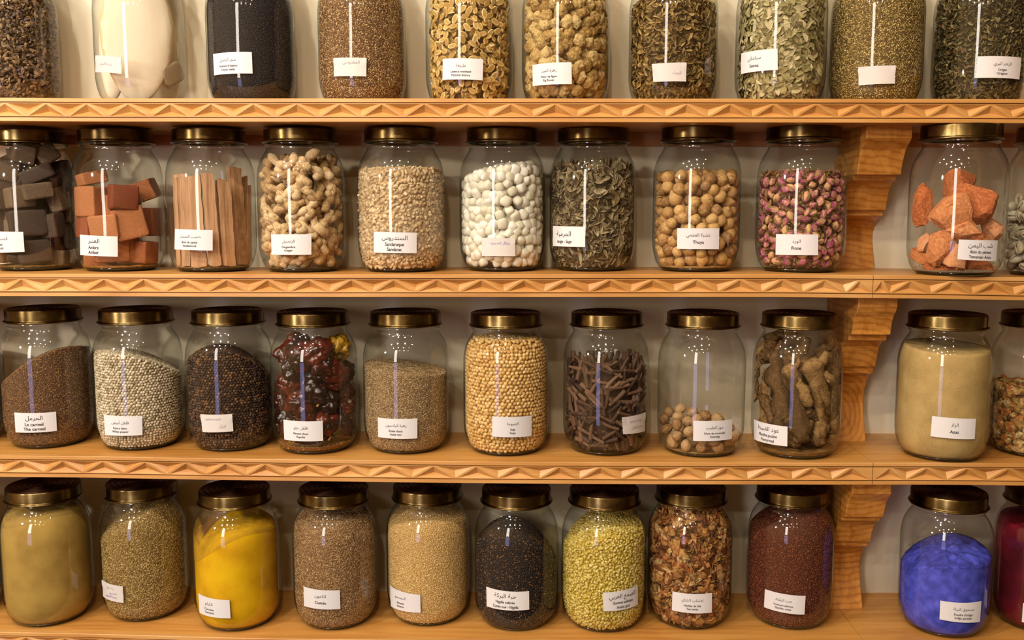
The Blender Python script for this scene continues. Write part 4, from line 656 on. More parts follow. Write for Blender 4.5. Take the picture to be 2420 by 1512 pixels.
# ---- leaves, flakes and broken herbs
lm = lambda cols, **k: piece_mat('leaf', cols, 'island', **{**dict(rough=.75, nscale=180, namt=.3, bump=.15, spec=.2), **k})
LAVB = []
for q in range(4):
    V, F = ICO[1]; V = V * np.array([1, .45, .45]) * .5; V = V * (1 + .5 * fnoise(V, 5, q))[:, None]; LAVB.append((V, [F]))
flakes('lavender', 'lavender_buds', 'grey-brown dried lavender buds in the unlabelled jar', lm(['#3b2c20', '#5e4832', '#7c6246', '#9c825e', '#5c505a']), .0105, .0052, topfn('lavender', flatz=FULL), tmpl=LAVB + LEAVES[:2] + STEMT[:1], thick=.008, spread=.9)
flakes('henna', 'henna_leaves', 'curled olive-brown dried leaves in the jar with the nearly blank label', lm(['#4a3a1c', '#72592e', '#8e7544', '#ad945e', '#85683a']), .0150, .0062, topfn('henna', flatz=.166), spread=.9)
flakes('senna', 'senna_leaves', 'pale green flat dried leaves in the jar labelled Senna', lm(['#6b603a', '#8d8254', '#a3986c', '#b8ad84', '#c9bd96']), .0190, .0068, topfn('senna', flatz=FULL), tmpl=[leaf(1, .42, .1, .05), leaf(1, .36, -.15, .1), leaf(.9, .45, .25, .12, twist=.2), leaf(.7, .5, .1, .1)], spread=.35)
flakes('origan', 'oregano_leaves', 'dark green-brown dried oregano in the jar labelled Origan', lm(['#2e2819', '#4a4228', '#645a38', '#80754c', '#6c5033', '#989066']), .0110, .0052, topfn('origan', flatz=FULL), tmpl=LEAVES + STEMT, spread=.95)
flakes('sage', 'sage_leaves', 'grey-green crumpled dried sage leaves in the jar labelled Sage', lm(['#4c412c', '#716348', '#8d7f60', '#aa9c7c', '#7a6644']), .0270, .0085, topfn('sage', dome=.006), tmpl=[leaf(1, .42, 1.3, .7, twist=1.2, n=8), leaf(1, .5, -1.2, .9, twist=-1.4, n=8), leaf(.8, .55, 1.8, .8, twist=2, n=8), leaf(1.1, .3, 1.8, .9, twist=1.6, n=8), leaf(1.2, .18, -1.5, .5, n=8), leaf(.7, .7, 2.2, .9, n=8)] + STEMT, thick=.014, spread=.8)
def chips(n=4, flat=.35):
    o = []
    for q in range(n):
        V, F = ICO[1]; V = V * .5; V = V * (1 + .5 * fnoise(V, 2.5, q + 20))[:, None] * np.array([1, .7, flat]); o.append((V, [F]))
    return o
flakes('tea', 'tea_herbs', 'mixed dried petals, peels and herbs in the jar labelled Herbes de thé', lm(['#4b2c18', '#7a4a27', '#a0703c', '#bf9356', '#8f3e22', '#d4b27a', '#6c4d2a']), .0205, .0085, topfn('tea', flatz=.214), tmpl=LEAVES[:4] + chips(3) + [leaf(1, .7, .8, .8)], thick=.012, spread=.9)
flakes('mix', 'mixed_spices', 'mixed pods, seeds and peel half filling the jar at the frame edge', lm(['#4a3018', '#7c5a2d', '#a58548', '#9c5426', '#c7b07a', '#5f4a2a']), .0170, .0085, topfn('mix'), tmpl=LEAVES[:2] + chips(4, .6), thick=.012, spread=.9)
flakes('rose', 'rose_petals', 'crumbled petals and sepals between the rosebuds', lm(['#5f4a22', '#86693a', '#a88a55', '#8a4a55', '#b98d68']), .0130, .0075, topfn('rose'), tmpl=LEAVES, thick=.016, spread=.9, layers=2, inset0=.0045, core_inset=.026)
flakes('latence', 'thin_stems', 'broken tan stems and husks among the pods', lm(['#7f6434', '#a58750', '#c3a56b', '#d9c08c']), .0190, .0125, topfn('latence', flatz=FULL), tmpl=STEMT + LEAVES[:1], thick=.010, spread=.25, layers=1, core_inset=.020)
# grains of resin
def grains(k, name, lab, mat, d, top, shape, size, layers=1, **kw): return seeds(k, name, lab, mat, size, d, top, shape=shape, tilt=.6, **kw)
GR = []
for q in range(5):
    V, F = ICO[1]; V = V * (1 + .28 * fnoise(V, 2.0, q + 40))[:, None] * np.array([1, .85, .75]); GR.append((V, [F]))
grains('gum', 'gum_arabic_grains', 'translucent yellow resin grains in the jar labelled Gomme arabique', piece_mat('gum', ['#b09735', '#c6ae4c', '#d5c066', '#e2d184', '#c2a74a'], 'island', rough=.3, nscale=200, namt=.15, bump=0, spec=.5), .0048, topfn('gum', slope=.10), GR, (.0031, .0029, .0026), top_d=.0046)
grains('sandarac', 'sandarac_tears', 'dusty pale amber resin tears in the jar labelled Sandaraque', piece_mat('sandarac', ['#ab8f68', '#c4a67c', '#d6bc94', '#e2cda8', '#b89c76'], 'island', rough=.6, nscale=150, namt=.25, bump=.1), .0062, topfn('sandarac', dome=.003), GR, (.0052, .0034, .0030), top_d=.006)

# ---- countable pieces: every one an object
def split_round(k, name, cat, lab, group, variants, d, top, scale, cap=300, restmat=None, restname=None, restlab=None, tilt=.5, layers=1):
    A = side_pts(top, d, d * .5, th=122, jit=.2); B = top_pts(top, d, d * .5 + .001, jit=.2, lift=0)
    P = np.concatenate([A, B]); keep = P[:, 2] < .216; P = P[keep]
    # drop pieces that would sit inside one another
    ok = np.ones(len(P), bool)
    for i in range(len(A[A[:, 2] < .216]), len(P)):
        dd = np.linalg.norm(P[:i][ok[:i]] - P[i], axis=1)
        if len(dd) and dd.min() < d * .72: ok[i] = False
    P = P[ok]; order = np.argsort(P[:, 1]); P = P[order]; first, rest = P[:cap], P[cap:]
    individuals(k, name, cat, lab, group, variants, first, radial(first), scale, tilt=tilt)
    Vc, Fc = core(lambda x, y: top(x, y) - d * .55, inset=d * .75, amp=.002)
    if len(rest):
        R = rot_from(radial(rest), rng.uniform(0, 6.28, len(rest)), rng.normal(0, tilt, len(rest))); me = variants[0]
        tv = np.array([v.co[:] for v in me.vertices]); tf = np.array([tuple(p.vertices) for p in me.polygons]); V, F = instance([(tv, [tf])], rest, R, np.full((len(rest), 3), scale)); V, F = join((V, F), (Vc, Fc))
    else: V, F = Vc, Fc
    place(k, mesh(restname, V, F, restmat, True), restname, restname.replace('_', ' '), kind='stuff', label=restlab)
soy = lambda mode: piece_mat('soybean_skin', ['#b98d4c', '#cfa765', '#dcb878', '#e5c68c', '#c29a58'], mode, rough=.42, nscale=120, namt=.12, bump=.05)
SOYM = soy('object'); SOYV = [blob('soybean', SOYM, 2, (.0038, .0033, .0033), .03, 1.5, q) for q in range(3)]
split_round('soya', 'soybean', 'bean', 'round yellow soybean in the jar labelled Soya', 'soybeans in the jar', SOYV, .0068, topfn('soya', dome=.004), 1.0, 300, soy('island'), 'soybean_heap', 'the soybeans deeper in the Soya jar and round its sides')
wp = lambda mode: piece_mat('white_peppercorn', ['#8d8064', '#b7a88c', '#cdbfa6', '#ddd1bc', '#c4b697'], mode, rough=.6, nscale=300, namt=.15, bump=.2)
WPV = [blob('white_peppercorn', wp('object'), 1, (.0026, .0026, .0026), .05, 1.5, q) for q in range(2)]
split_round('wpep', 'white_peppercorn', 'peppercorn', 'whole white peppercorn in the jar labelled White pepper', 'white peppercorns in the jar', WPV, .0052, topfn('wpep', slope=-.03), 1.0, 300, wp('island'), 'white_peppercorn_heap', 'the white peppercorns deeper in the jar and round its sides')
bpm = lambda mode: piece_mat('black_peppercorn', ['#1d1310', '#2c1d17', '#3b281e', '#533a2a', '#7a5739'], mode, rough=.5, nscale=500, namt=.2, bump=.6, bscale=900)
BPV = [blob('black_peppercorn', bpm('object'), 1, (.0026, .0026, .0026), .12, 2.5, q) for q in range(2)]
split_round('bpep', 'black_peppercorn', 'peppercorn', 'wrinkled black peppercorn in the jar marked poivre noir', 'black peppercorns in the jar', BPV, .0052, topfn('bpep', slope=-.03), 1.0, 300, bpm('island'), 'black_peppercorn_heap', 'the black peppercorns deeper in the jar and round its sides')

def layered(k, name, cat, lab, group, variants, d, top, scale, layers=2, tilt=.5, jit=.22, corecol=None, corename=None, corelab=None, th=118, normal='radial', crumbs=.5, core_in=None, restmat=None):
    Ps = []
    for q in range(layers):
        A = side_pts(top, d, d * (.5 + .85 * q), th=th, jit=jit); Ps.append(A)
    B = top_pts(lambda x, y: top(x, y), d, d * .6, jit=jit, lift=-d * .25); Ps.append(B)
    P = np.concatenate(Ps); P = P[(P[:, 2] < .214)]; ok = np.ones(len(P), bool)
    for i in range(len(P)):
        dd = np.linalg.norm(P[:i][ok[:i]] - P[i], axis=1)
        if len(dd) and dd.min() < d * .66: ok[i] = False
    P = P[ok]; P = P[P[:, 1] < .03]
    n = radial(P) if normal == 'radial' else None
    if normal == 'any': n = rng.normal(size=P.shape); n /= np.linalg.norm(n, axis=1, keepdims=True)
    if len(P) > 298:      # the nearest 298 stay single pieces, the rest of the pile is one heap
        o_ = np.argsort(P[:, 1]); P, rest = P[o_[:298]], P[o_[298:]]; n = radial(P) if normal == 'radial' else n[o_[:298]]
        tm = []
        for me in variants[:1]: tm.append((np.array([v.co[:] for v in me.vertices]), [np.array([(p.vertices[0], p.vertices[i_], p.vertices[i_ + 1]) for p in me.polygons for i_ in range(1, len(p.vertices) - 1)])]))
        rest[:, :2] *= np.minimum(1, (Rin(rest[:, 2]) - scale - .0005) / np.hypot(rest[:, 0], rest[:, 1]))[:, None]
        V_, F_ = instance(tm, rest, rot_from(radial(rest), rng.uniform(0, 6.28, len(rest)), rng.normal(0, tilt, len(rest))), np.full((len(rest), 3), scale))
        place(k, mesh(name + '_heap', V_, F_, restmat, True), name + '_heap', cat + ' heap', kind='stuff', label='the ' + cat + 's deeper in the jar and round its sides, jar with ' + group)
    individuals(k, name, cat, lab, group, variants, P, n, scale, tilt=tilt)
    if corename:
        Vc, Fc = core(lambda x, y: top(x, y) - d * .8, inset=core_in or d * (.45 + .8 * layers), amp=.004, f=45)
        Vc = Vc * (1 + .0 * Vc); place(k, mesh(corename, Vc, Fc, corecol, True), corename, corename.replace('_', ' '), kind='stuff', label=corelab)
    return P
# thuya galls
GM = piece_mat('gall_skin', ['#86603a', '#ad8650', '#c49c62', '#d0aa72', '#b98f58', '#8f6c4a'], 'object', rough=.6, nscale=3, namt=.45, bump=.35, bscale=12, bdist=.0006)
GH = flat('dark_hole', '#1a0f08')
def gall(q):
    V, F = ICO[3]; V = V.copy(); V = V * (1 + .035 * fnoise(V, 2.2, q))[:, None]; r2_ = np.random.default_rng(q)
    for _ in range(7):
        n = r2_.normal(size=3); n /= np.linalg.norm(n); dd = np.clip(1 - np.linalg.norm(V / np.linalg.norm(V, axis=1, keepdims=True) - n, axis=1) / .16, 0, 1); V += n * (dd * .07)[:, None]
    if q % 2 == 0: w = np.clip(V[:, 0] - .75, 0, 1); V[:, 0] += w * 1.5; V[:, 1:] *= (1 - w * 1.2)[:, None]
    midx = np.zeros(len(F), int); c = V[F].mean(1); h = np.array([.2, .1, .97]) ; h /= np.linalg.norm(h); midx[np.linalg.norm(c / np.linalg.norm(c, axis=1, keepdims=True) - h, axis=1) < (.10 if q % 3 == 1 else 0)] = 1
    return mesh('thuya_gall', V, [F], [GM, GH], True, midx)
GV = [gall(q) for q in range(6)]
P = layered('thuya', 'thuya_gall', 'gall', 'round tan gall with small bumps in the jar labelled Thuya', 'galls in the Thuya jar', GV, .0200, topfn('thuya', flatz=.168), .0106, layers=3, tilt=.9, jit=.30)
# milky crystals
SM = piece_mat('milky_crystal', ['#d5d0ba', '#e0dccb', '#eae7da', '#f1efe6'], 'object', rough=.35, nscale=90, namt=.3, bump=.1, sss=.12)
SV = [blob('milky_crystal', SM, 2, (1, .9, .84), .045, 1.3, q, power=.7) for q in range(6)]
layered('salt', 'milky_crystal', 'crystal', 'milky white rounded crystal in the jar with the blue-written label', 'white crystals in the jar', SV, .0150, topfn('salt', dome=.008), .0096, layers=2, tilt=.9, jit=.3, corecol=piece_mat('crystal_bed', ['#ebe7d2', '#f2efe0'], 'island', nscale=50), corename='crystal_filler', corelab='opaque white filler core behind the crystals')  # solid pale core added to close the view between crystals
# ginger
GIM = piece_mat('ginger_skin', ['#a17f55', '#bd9c6f', '#ceb085', '#dcc39c', '#b59366'], 'object', rough=.75, nscale=4, namt=.6, bump=.7, bscale=5, bdist=.0016, stretch=(1, 2.4, 2.4))
def ginger(q):
    r_ = np.random.default_rng(q + 5); bend = r_.uniform(-.7, .7); n = 9; path = [((i / (n - 1) - .5) * 2, bend * math.sin(i / (n - 1) * PI) * .8, .12 * math.sin(i * 1.3 + q)) for i in range(n)]
    rad = [.13] + [.225 + .06 * math.sin(i * 1.9 + q) + r_.uniform(-.03, .03) for i in range(n - 2)] + [.15]; parts = [tube(path, rad, 14, noise=.16, nf=3.2, seed=q)]
    for t, sd in ((3, 1), (6, -1))[: 1 + q % 2]:
        p = np.array(path[t]); d_ = np.array([.35 * sd, .55 * sd, .25]); parts.append(tube([p, p + d_ * .45, p + d_ * .85, p + d_], [.26, .27, .24, .13], 12, noise=.15, nf=3.5, seed=q + 9))
    V, F = merge(parts); return mesh('ginger_root', V, F, GIM, True)
GIV = [ginger(q) for q in range(6)]
layered('ginger', 'ginger_root', 'root', 'knobbly beige dried root in the jar labelled Ginger', 'ginger roots in the jar', GIV, .0245, topfn('ginger', flatz=.185), .0290, layers=2, tilt=.25, jit=.38, corecol=piece_mat('ginger_filler_mat', ['#7d5a34', '#a07a4c', '#b8935f'], 'island', nscale=60, namt=.6, bump=.6), corename='ginger_filler', corelab='opaque brown filler core behind the ginger roots')  # a solid core fills the jar behind the two layers of roots
# rosebuds
RM, N, L, b = newmat('rosebud_petal'); tc = N.new('ShaderNodeTexCoord'); sx = N.new('ShaderNodeSeparateXYZ'); L.new(tc.outputs['Object'], sx.inputs[0])
n_ = N.new('ShaderNodeTexNoise'); n_.inputs['Scale'].default_value = 2.2; L.new(tc.outputs['Object'], n_.inputs['Vector']); oi = N.new('ShaderNodeObjectInfo')
a1 = N.new('ShaderNodeMath'); a1.operation = 'MULTIPLY_ADD'; a1.inputs[1].default_value = .45; L.new(oi.outputs['Random'], a1.inputs[0]); L.new(n_.outputs['Fac'], a1.inputs[2])
a2 = N.new('ShaderNodeMath'); a2.operation = 'MULTIPLY_ADD'; a2.inputs[1].default_value = -.22; L.new(sx.outputs['X'], a2.inputs[0]); L.new(a1.outputs[0], a2.inputs[2])
r = ramp(N, ['#cda56e', '#c98f7e', '#b0587a', '#8f3560'], [.42, .62, .84, 1.1 - .1]); L.new(a2.outputs[0], r.inputs[0]); L.new(r.outputs[0], b.inputs['Base Color']); b.inputs['Roughness'].default_value = .7
SEP = flat('dry_sepal', '#8c7742', .8)
def rosebud(q):
    V, F = ICO[2]; V = V.copy(); x = V[:, 0]; prof = np.where(x > 0, 1 - .45 * x ** 2, 1); a = np.arctan2(V[:, 2], V[:, 1]); rid = 1 + .12 * np.cos(3 * a + 2.2 * x + q); V[:, 1:] *= (prof * rid * .62)[:, None]; V[:, 0] *= 1.0
    Vs = [V]; Fs = [tuple(f) for f in F]; mi = [0] * len(F); o = len(V)
    for k_ in range(4):
        lv, lf = leaf(1.3, .4, .9, .2, 4); ang = k_ * PI / 2 + q; lv = lv + np.array([.0, 0, 0]); c, s_ = math.cos(ang), math.sin(ang)
        w = np.stack([lv[:, 0] - .35, (.66 + .1 * lv[:, 0]) * c - lv[:, 1] * s_, (.66 + .1 * lv[:, 0]) * s_ + lv[:, 1] * c], 1); w[:, 1:] *= (1 - np.clip(-w[:, 0] - .6, 0, 1) * 1.4)[:, None]; Vs.append(w); Fs += [tuple(int(i) + o for i in f) for f in lf[0]]; mi += [1] * len(lf[0]); o += len(w)
    me = mesh('rosebud', np.concatenate(Vs), Fs, [RM, SEP], True, None)
    if len(me.polygons) == len(mi): me.polygons.foreach_set('material_index', mi)
    return me
RV = [rosebud(q) for q in range(5)]
layered('rose', 'rosebud', 'rosebud', 'dried pink and cream rosebud in the jar labelled Rose', 'rosebuds in the Rose jar', RV, .0142, topfn('rose', flatz=.166), .0094, layers=2, tilt=.5, jit=.42, normal='radial', restmat=piece_mat('rosebud_pile', ['#8f3560', '#b0587a', '#c98f7e', '#cda56e', '#8c7742'], 'island', rough=.7, nscale=120, namt=.3, bump=0))
# long pepper
LPM = piece_mat('catkin', ['#2f2017', '#4a3426', '#5f4534', '#755844'], 'object', rough=.8, nscale=60, namt=.3, bump=.6, bscale=8, bdist=.0008)
def catkin(q):
    n = 40; m = 14; path = [((i / (n - 1) - .5) * 2, .10 * math.sin(i / n * 3 + q), 0) for i in range(n)]; rad = [.21 * (1 - .35 * (i / n)) * (.55 if i in (0, n - 1) else 1) for i in range(n)]
    V, F, T3 = tube(path, rad, m, noise=.10, nf=6, seed=q); cc = np.repeat(np.array(path), m, 0); wv = 1 + .15 * ((np.add.outer(np.arange(n) // 1, np.arange(m)) % 2).ravel() - .5); V[:-2] = cc + (V[:-2] - cc) * wv[:, None]; return mesh('long_pepper', V, [tuple(f) for f in F] + list(T3), LPM, True)
LPV = [catkin(q) for q in range(4)]
layered('lpep', 'long_pepper', 'pepper', 'brown bumpy long pepper catkin in the jar with the slanted written label', 'long peppers in the jar', LPV, .0135, topfn('lpep', flatz=.160), .0175, layers=2, tilt=.12, jit=.5, corecol=piece_mat('pepper_filler_mat', ['#2c1c13', '#4a3222', '#5d4130'], 'island', nscale=90, namt=.7, bump=.6), corename='long_pepper_filler', corelab='opaque dark filler core behind the long peppers', core_in=.016)  # dark solid core stands in for the depth of the pile
# fig flowers
FM = piece_mat('fig_flower', ['#8c6c38', '#b08f55', '#c5a66b', '#d3b981', '#a3854d'], 'object', rough=.8, nscale=2.2, namt=.6, bump=1, bscale=5, bdist=.0022)
def figf(q):
    V, F = ICO[3]; V = V.copy(); V = V * (1 + .22 * fnoise(V, 1.8, q) + .13 * np.abs(vnoise(V * np.array([1, 3, 3]), 3.3, q)))[:, None]; V[:, 0] *= 1.15; w = np.clip(-V[:, 0] - .3, 0, 1); V[:, 1:] *= (1 - .55 * w)[:, None]; return mesh('fig_flower', V, [F], FM, True)
FV = [figf(q) for q in range(6)]
layered('fig', 'fig_flower', 'flower', 'crumpled tan dried flower head in the jar labelled Fig flower', 'fig flowers in the jar', FV, .0185, topfn('fig', flatz=.219), .0105, layers=2, tilt=.7, jit=.28, corecol=piece_mat('fig_filler_mat', ['#6e5127', '#957442', '#ab8a54'], 'island', nscale=60, namt=.6, bump=.6), corename='fig_flower_filler', corelab='opaque brown filler core under and behind the fig flowers')  # filler core so the gaps between flower heads stay opaque
# pods
PM = piece_mat('pod', ['#a8853f', '#c7a561', '#d6b878', '#e0c88f'], 'object', rough=.6, nscale=1.6, namt=.35, bump=.5, bscale=7, bdist=.0008)
PM2 = piece_mat('pod_inside', ['#a27f45', '#c09c5a'], 'object', rough=.8, nscale=2)
def pod(q):
    V, F = ICO[3]; V = V.copy() * np.array([1, .62, .30]); c = V[F].mean(1); e2 = (c[:, 0] / .72) ** 2 + (c[:, 1] / .36) ** 2; ins = (e2 < 1) & (c[:, 2] > 0); vi = (V[:, 0] / .74) ** 2 + (V[:, 1] / .38) ** 2
    V[(vi < 1) & (V[:, 2] > 0), 2] *= .6; V = V * (1 + .07 * fnoise(V, 2, q))[:, None]; return mesh('seed_pod', V, [F], [PM, PM2], True, ins.astype(int))
PV = [pod(q) for q in range(4)]
layered('latence', 'seed_pod', 'pod', 'flat oval tan seed pod in the jar labelled Mystical latency', 'pods in the Latence mystique jar', PV, .0112, topfn('latence', flatz=.219), .0078, layers=2, tilt=.45, jit=.45, restmat=piece_mat('pod_pile', ['#a8853f', '#c7a561', '#d6b878', '#e0c88f'], 'island', rough=.6, nscale=150, namt=.35, bump=.2))
# cowries
CM = piece_mat('cowrie_shell', ['#9b9077', '#b8ad94', '#cdc4ae'], 'object', rough=.3, nscale=1.2, namt=.35, bump=0)
CH = flat('shell_slit', '#3a3024')
def cowrie(q):
    V, F = ICO[3]; V = V.copy() * np.array([1, .72, .55]); V[:, 1] *= 1 - .25 * V[:, 0]; s_ = np.clip(1 - np.abs(V[:, 1]) / .13, 0, 1) * (V[:, 2] > 0) * (np.abs(V[:, 0]) < .85); V[:, 2] -= .25 * s_; c = V[F].mean(1)
    return mesh('cowrie_shell', V, [F], [CM, CH], True, ((np.abs(c[:, 1]) < .06) & (c[:, 2] > 0) & (np.abs(c[:, 0]) < .8)).astype(int))
CV = [cowrie(q) for q in range(2)]
layered('cowrie', 'cowrie_shell', 'shell', 'white cowrie shell in the jar at the frame edge', 'cowrie shells in the jar', CV, .0185, topfn('cowrie', flatz=.132), .0118, layers=2, tilt=.6, jit=.3)

# ---- hand-placed pieces
def inside(V, R, loc):
    Wd = V @ R.T + loc; loc = np.array(loc, float)
    for _ in range(6):
        rr = np.hypot(Wd[:, 0], Wd[:, 1]); ex = rr - (Rin(np.clip(Wd[:, 2], .006, .219)) - .0004); q = int(np.argmax(ex))
        if ex[q] > 0: d_ = Wd[q, :2] / rr[q] * ex[q]; loc[:2] -= d_; Wd[:, :2] -= d_
        lo = Wd[:, 2].min() - FLOOR
        if lo < 0: loc[2] -= lo; Wd[:, 2] -= lo
    return loc
def chunk(name, mat, w, h, d, seed, rnd=.90, amp=.03, sub=3, power=.22, facet=0):
    V, F = ICO[sub]; V = np.sign(V) * np.abs(V) ** power; V = V / np.abs(V).max(0); V = V * (1 + amp * fnoise(V, 2.5, seed))[:, None]
    if facet:
        rg = np.random.default_rng(seed + 3)
        for _ in range(facet): n = rg.normal(size=3); n /= np.linalg.norm(n); V = V - np.clip(V @ n - rg.uniform(.62, .95), 0, None)[:, None] * n * .95
    V = V * (1 + (.03 if facet else .012) * fnoise(V, 7 if facet else 11, seed + 1))[:, None]
    return mesh(name, V * np.array([w, d, h]) * .5, [F], mat, False if facet else True)
def blocks(k, name, cat, mat, labels, group, items, shrink=.94, **kw):
    for i, it in enumerate(items):
        x, y, z, w, h, d, rot, yaw = it; me = chunk(name, mat, w * shrink, h * shrink, d, i + 3, **kw); Rm = Euler((math.radians(rng.uniform(-6, 6)), math.radians(rot), math.radians(yaw)), 'XYZ').to_matrix()
        Rm = (Matrix.Rotation(math.radians(rot), 3, 'Y') @ Matrix.Rotation(math.radians(yaw), 3, 'Z')); V = np.array([v.co[:] for v in me.vertices]); loc = inside(V, np.array(Rm), np.array([x, y, z]))
        place(k, me, name, cat, loc=loc, rot=Rm, label=labels[i] if i < len(labels) else labels[-1], **({'group': group}))
AM = piece_mat('amber_resin', ['#7a3a22', '#8c4a2c', '#a06039', '#b87a4c', '#8a4628'], 'object', rough=.65, nscale=1100, namt=.5, bump=.8, bscale=900)
AL = ['red-brown cube against the left side of the Amber jar, second layer', 'pale brown slab leaning at the upper left of the Amber jar', 'large red-brown cube at the centre top of the Amber jar', 'dark square block tilted in the front of the Amber jar', 'orange-brown cube just above the Amber label', 'reddish cube at the bottom right of the Amber jar',
      'slanted brown block at the upper right of the Amber jar', 'dark block at the right edge of the Amber jar, mid height', 'orange block lying under the Amber label', 'small brown block at the left edge beside the Amber label', 'reddish-brown amber block hidden deep inside the pile']
blocks('amber', 'amber_block', 'resin block', AM, AL, 'amber blocks in the jar', D['PL']['amber'], shrink=1.02, power=.14)
MM = piece_mat('musk_resin', ['#3a2d25', '#4d3d32', '#5f4e42', '#7d6850', '#564638'], 'object', rough=.6, nscale=1000, namt=.6, bump=.8, bscale=900)
ML = ['dark block tilted up under the lid of the musk jar, right', 'dark block under the lid of the musk jar, centre', 'long dark slab slanting down across the upper musk jar', 'dark block at the upper right side of the musk jar', 'flat dark block below the slanting slab in the musk jar', 'grey-brown block left of centre in the musk jar', 'big square dark block above the Black musk label', 'narrow block turned edge-on right of the musk jar centre', 'dark block beside the big square one in the musk jar', 'tall narrow block low at the right of the musk jar', 'square block on the bottom below the Black musk label', 'flat block on the bottom right of the musk jar', 'dark musk block partly hidden in the jar']
blocks('musk', 'musk_block', 'resin block', MM, ML, 'musk blocks in the jar', D['PL']['musk'] + [[x_, y_, z_, .06, .055, .05, 10 * k_, 25 * k_] for k_, (x_, y_, z_) in enumerate([(.02, .01, .03), (-.03, .012, .03), (.03, .012, .085), (-.03, .012, .10), (.0, .0, .155), (.03, .01, .15), (-.03, .012, .165), (.0, .01, .19)])], shrink=1.04)
OM = piece_mat('alum_rock', ['#a85a32', '#be7344', '#cc8859', '#d9a078', '#c57b4b'], 'object', rough=.8, nscale=260, namt=.6, bump=.9, bscale=700)
OL = ['tall orange rock standing at the left of the alum jar', 'large pale orange rock in the middle of the alum jar', 'big angular orange rock at the right of the alum jar', 'small rock wedged between the two big ones, alum jar', 'upright orange rock left of the alum label', 'small flat rock at the lower left of the alum jar', 'dark red rock showing behind the top of the alum pile', 'orange lump at the right edge of the alum jar', 'red-orange mound at the bottom left of the alum jar', 'orange rock partly behind the alum label', 'crumbly orange heap along the bottom of the alum jar', 'small lump just above the alum label', 'thin layer of orange crumbs on the floor of the alum jar', 'orange rock hidden behind the alum label']
blocks('alum', 'alum_rock', 'rock', OM, OL, 'orange alum rocks in the jar', D['PL']['alum'], shrink=1.18, facet=10, power=.28, amp=.05)
# sandalwood sticks
SW = wood_mat('sandalwood', ['#8a6040', '#b48862', '#cba27c'], grain=(110, 110, 3), rough=.65, coat=0)
SL = ['pale split stick at the left of the Sandalwood jar', 'flat reddish stick behind the left half of the Sandalwood label', 'broad flat stick in the middle of the Sandalwood jar', 'grooved stick right of the Sandalwood label', 'tallest squared stick in the Sandalwood jar', 'thin stick showing behind the middle ones, Sandalwood jar', 'thin stick behind the tallest one, Sandalwood jar', 'short stick at the right edge of the Sandalwood jar', 'thin stick at the left edge of the Sandalwood jar']
for i, (x1, y1, z1, x0, y0, z0, w1, w0) in enumerate(D['PL']['sandal']):
    w = max(.008, (w1 + w0) / 2 * .95); th = [.010, .006, .006, .014, .014, .008, .008, .008, .008][i]; n = 14; V = []; A = np.array([x0, y0, max(z0, FLOOR + .001)]); B = np.array([x1, y1, z1])
    if y1 > -.01 and i in (0, 8): A[1] = B[1] = -.012
    face = math.atan2((x0 + x1) / 2, .11); cs, sn = math.cos(face), math.sin(face); 
    for q in range(n + 1):
        c = A + (B - A) * q / n; g_ = [(-.5, -.5), (-.2, -.56), (.15, -.5), (.5, -.48), (.52, .1), (.45, .5), (0, .56), (-.5, .48)]
        for u, v in g_:
            uu = u * w * (1 + .05 * math.sin(q * 1.7 + i + u * 9)); vv = v * th * (1 + .12 * math.sin(q * 1.1 + v * 7)); V.append((c[0] + uu * cs - vv * sn, c[1] + uu * sn + vv * cs, c[2] + (.0015 * math.sin(u * 14 + i) if q in (0, n) else 0)))
    V = np.array(V); off = inside(V - V.mean(0), np.eye(3), V.mean(0)); V = V - V.mean(0); F = [(q * 8 + k_, q * 8 + (k_ + 1) % 8, (q + 1) * 8 + (k_ + 1) % 8, (q + 1) * 8 + k_) for q in range(n) for k_ in range(8)] + [tuple(range(8))[::-1], tuple(range(n * 8, n * 8 + 8))]
    place('sandal', mesh('sandalwood_stick', V, F, SW), 'sandalwood_stick', 'stick', loc=off, label=SL[i], group='sandalwood sticks in the jar')
# nutmegs
NM = piece_mat('nutmeg_shell', ['#86633d', '#a17f55', '#b7966c', '#957450'], 'object', rough=.6, nscale=110, namt=.5, bump=.6, bscale=260, stretch=(.5, 2, 2))
NV = [blob('nutmeg', NM, 3, (.0122, .0098, .0098), .07, 3.2, q) for q in range(3)]
NP = np.array([it[:3] for it in D['PL']['nutmeg']]); okn = [i for i in range(len(NP)) if all(np.linalg.norm(NP[i] - NP[j]) > .0125 for j in range(i))]; NP = NP[okn]
individuals('nutmeg', 'nutmeg', 'nutmeg', 'oval light brown whole nutmeg on the bottom of the Nutmeg jar', 'nutmegs in the jar', NV, NP, rng.normal(size=NP.shape) / 2, 1.0) if 0 else individuals('nutmeg', 'nutmeg', 'nutmeg', 'oval light brown whole nutmeg at the bottom of the Nutmeg jar', 'nutmegs in the jar', NV, NP, (lambda q: q / np.linalg.norm(q, axis=1, keepdims=True))(rng.normal(size=NP.shape)), 1.0)
# dried peppers
PP = piece_mat('dried_pepper_skin', ['#190907', '#2b0f0b', '#43160e', '#5e2010', '#230e0b'], 'object', rough=.2, nscale=1.6, namt=.6, bump=.7, bscale=2.5, bdist=.0022, spec=.7)
PY = piece_mat('pepper_yellow_skin', ['#3a2210', '#a8821f', '#c79c34', '#5a3212'], 'object', rough=.25, nscale=1.4, namt=1.2, bump=.5, bscale=2.5, bdist=.002, spec=.6)
ICO4 = ico(4)
PS = flat('pepper_stem', '#b48a4c', .75)
def pepper(q, mat):
    V, F = ICO4; V = V.copy(); V = V * (1 + .22 * fnoise(V, 1.3, q) - .17 * (1 - np.abs(vnoise(V, 1.9, q + 2))) ** 4 + .04 * vnoise(V, 5, q))[:, None]; V[:, 2] *= .85; return mesh('pepper_skin', V * .78, [F], mat, True)
PVV = [pepper(q, PP) for q in range(6)]; PYV = pepper(3, PY)
PSL = []
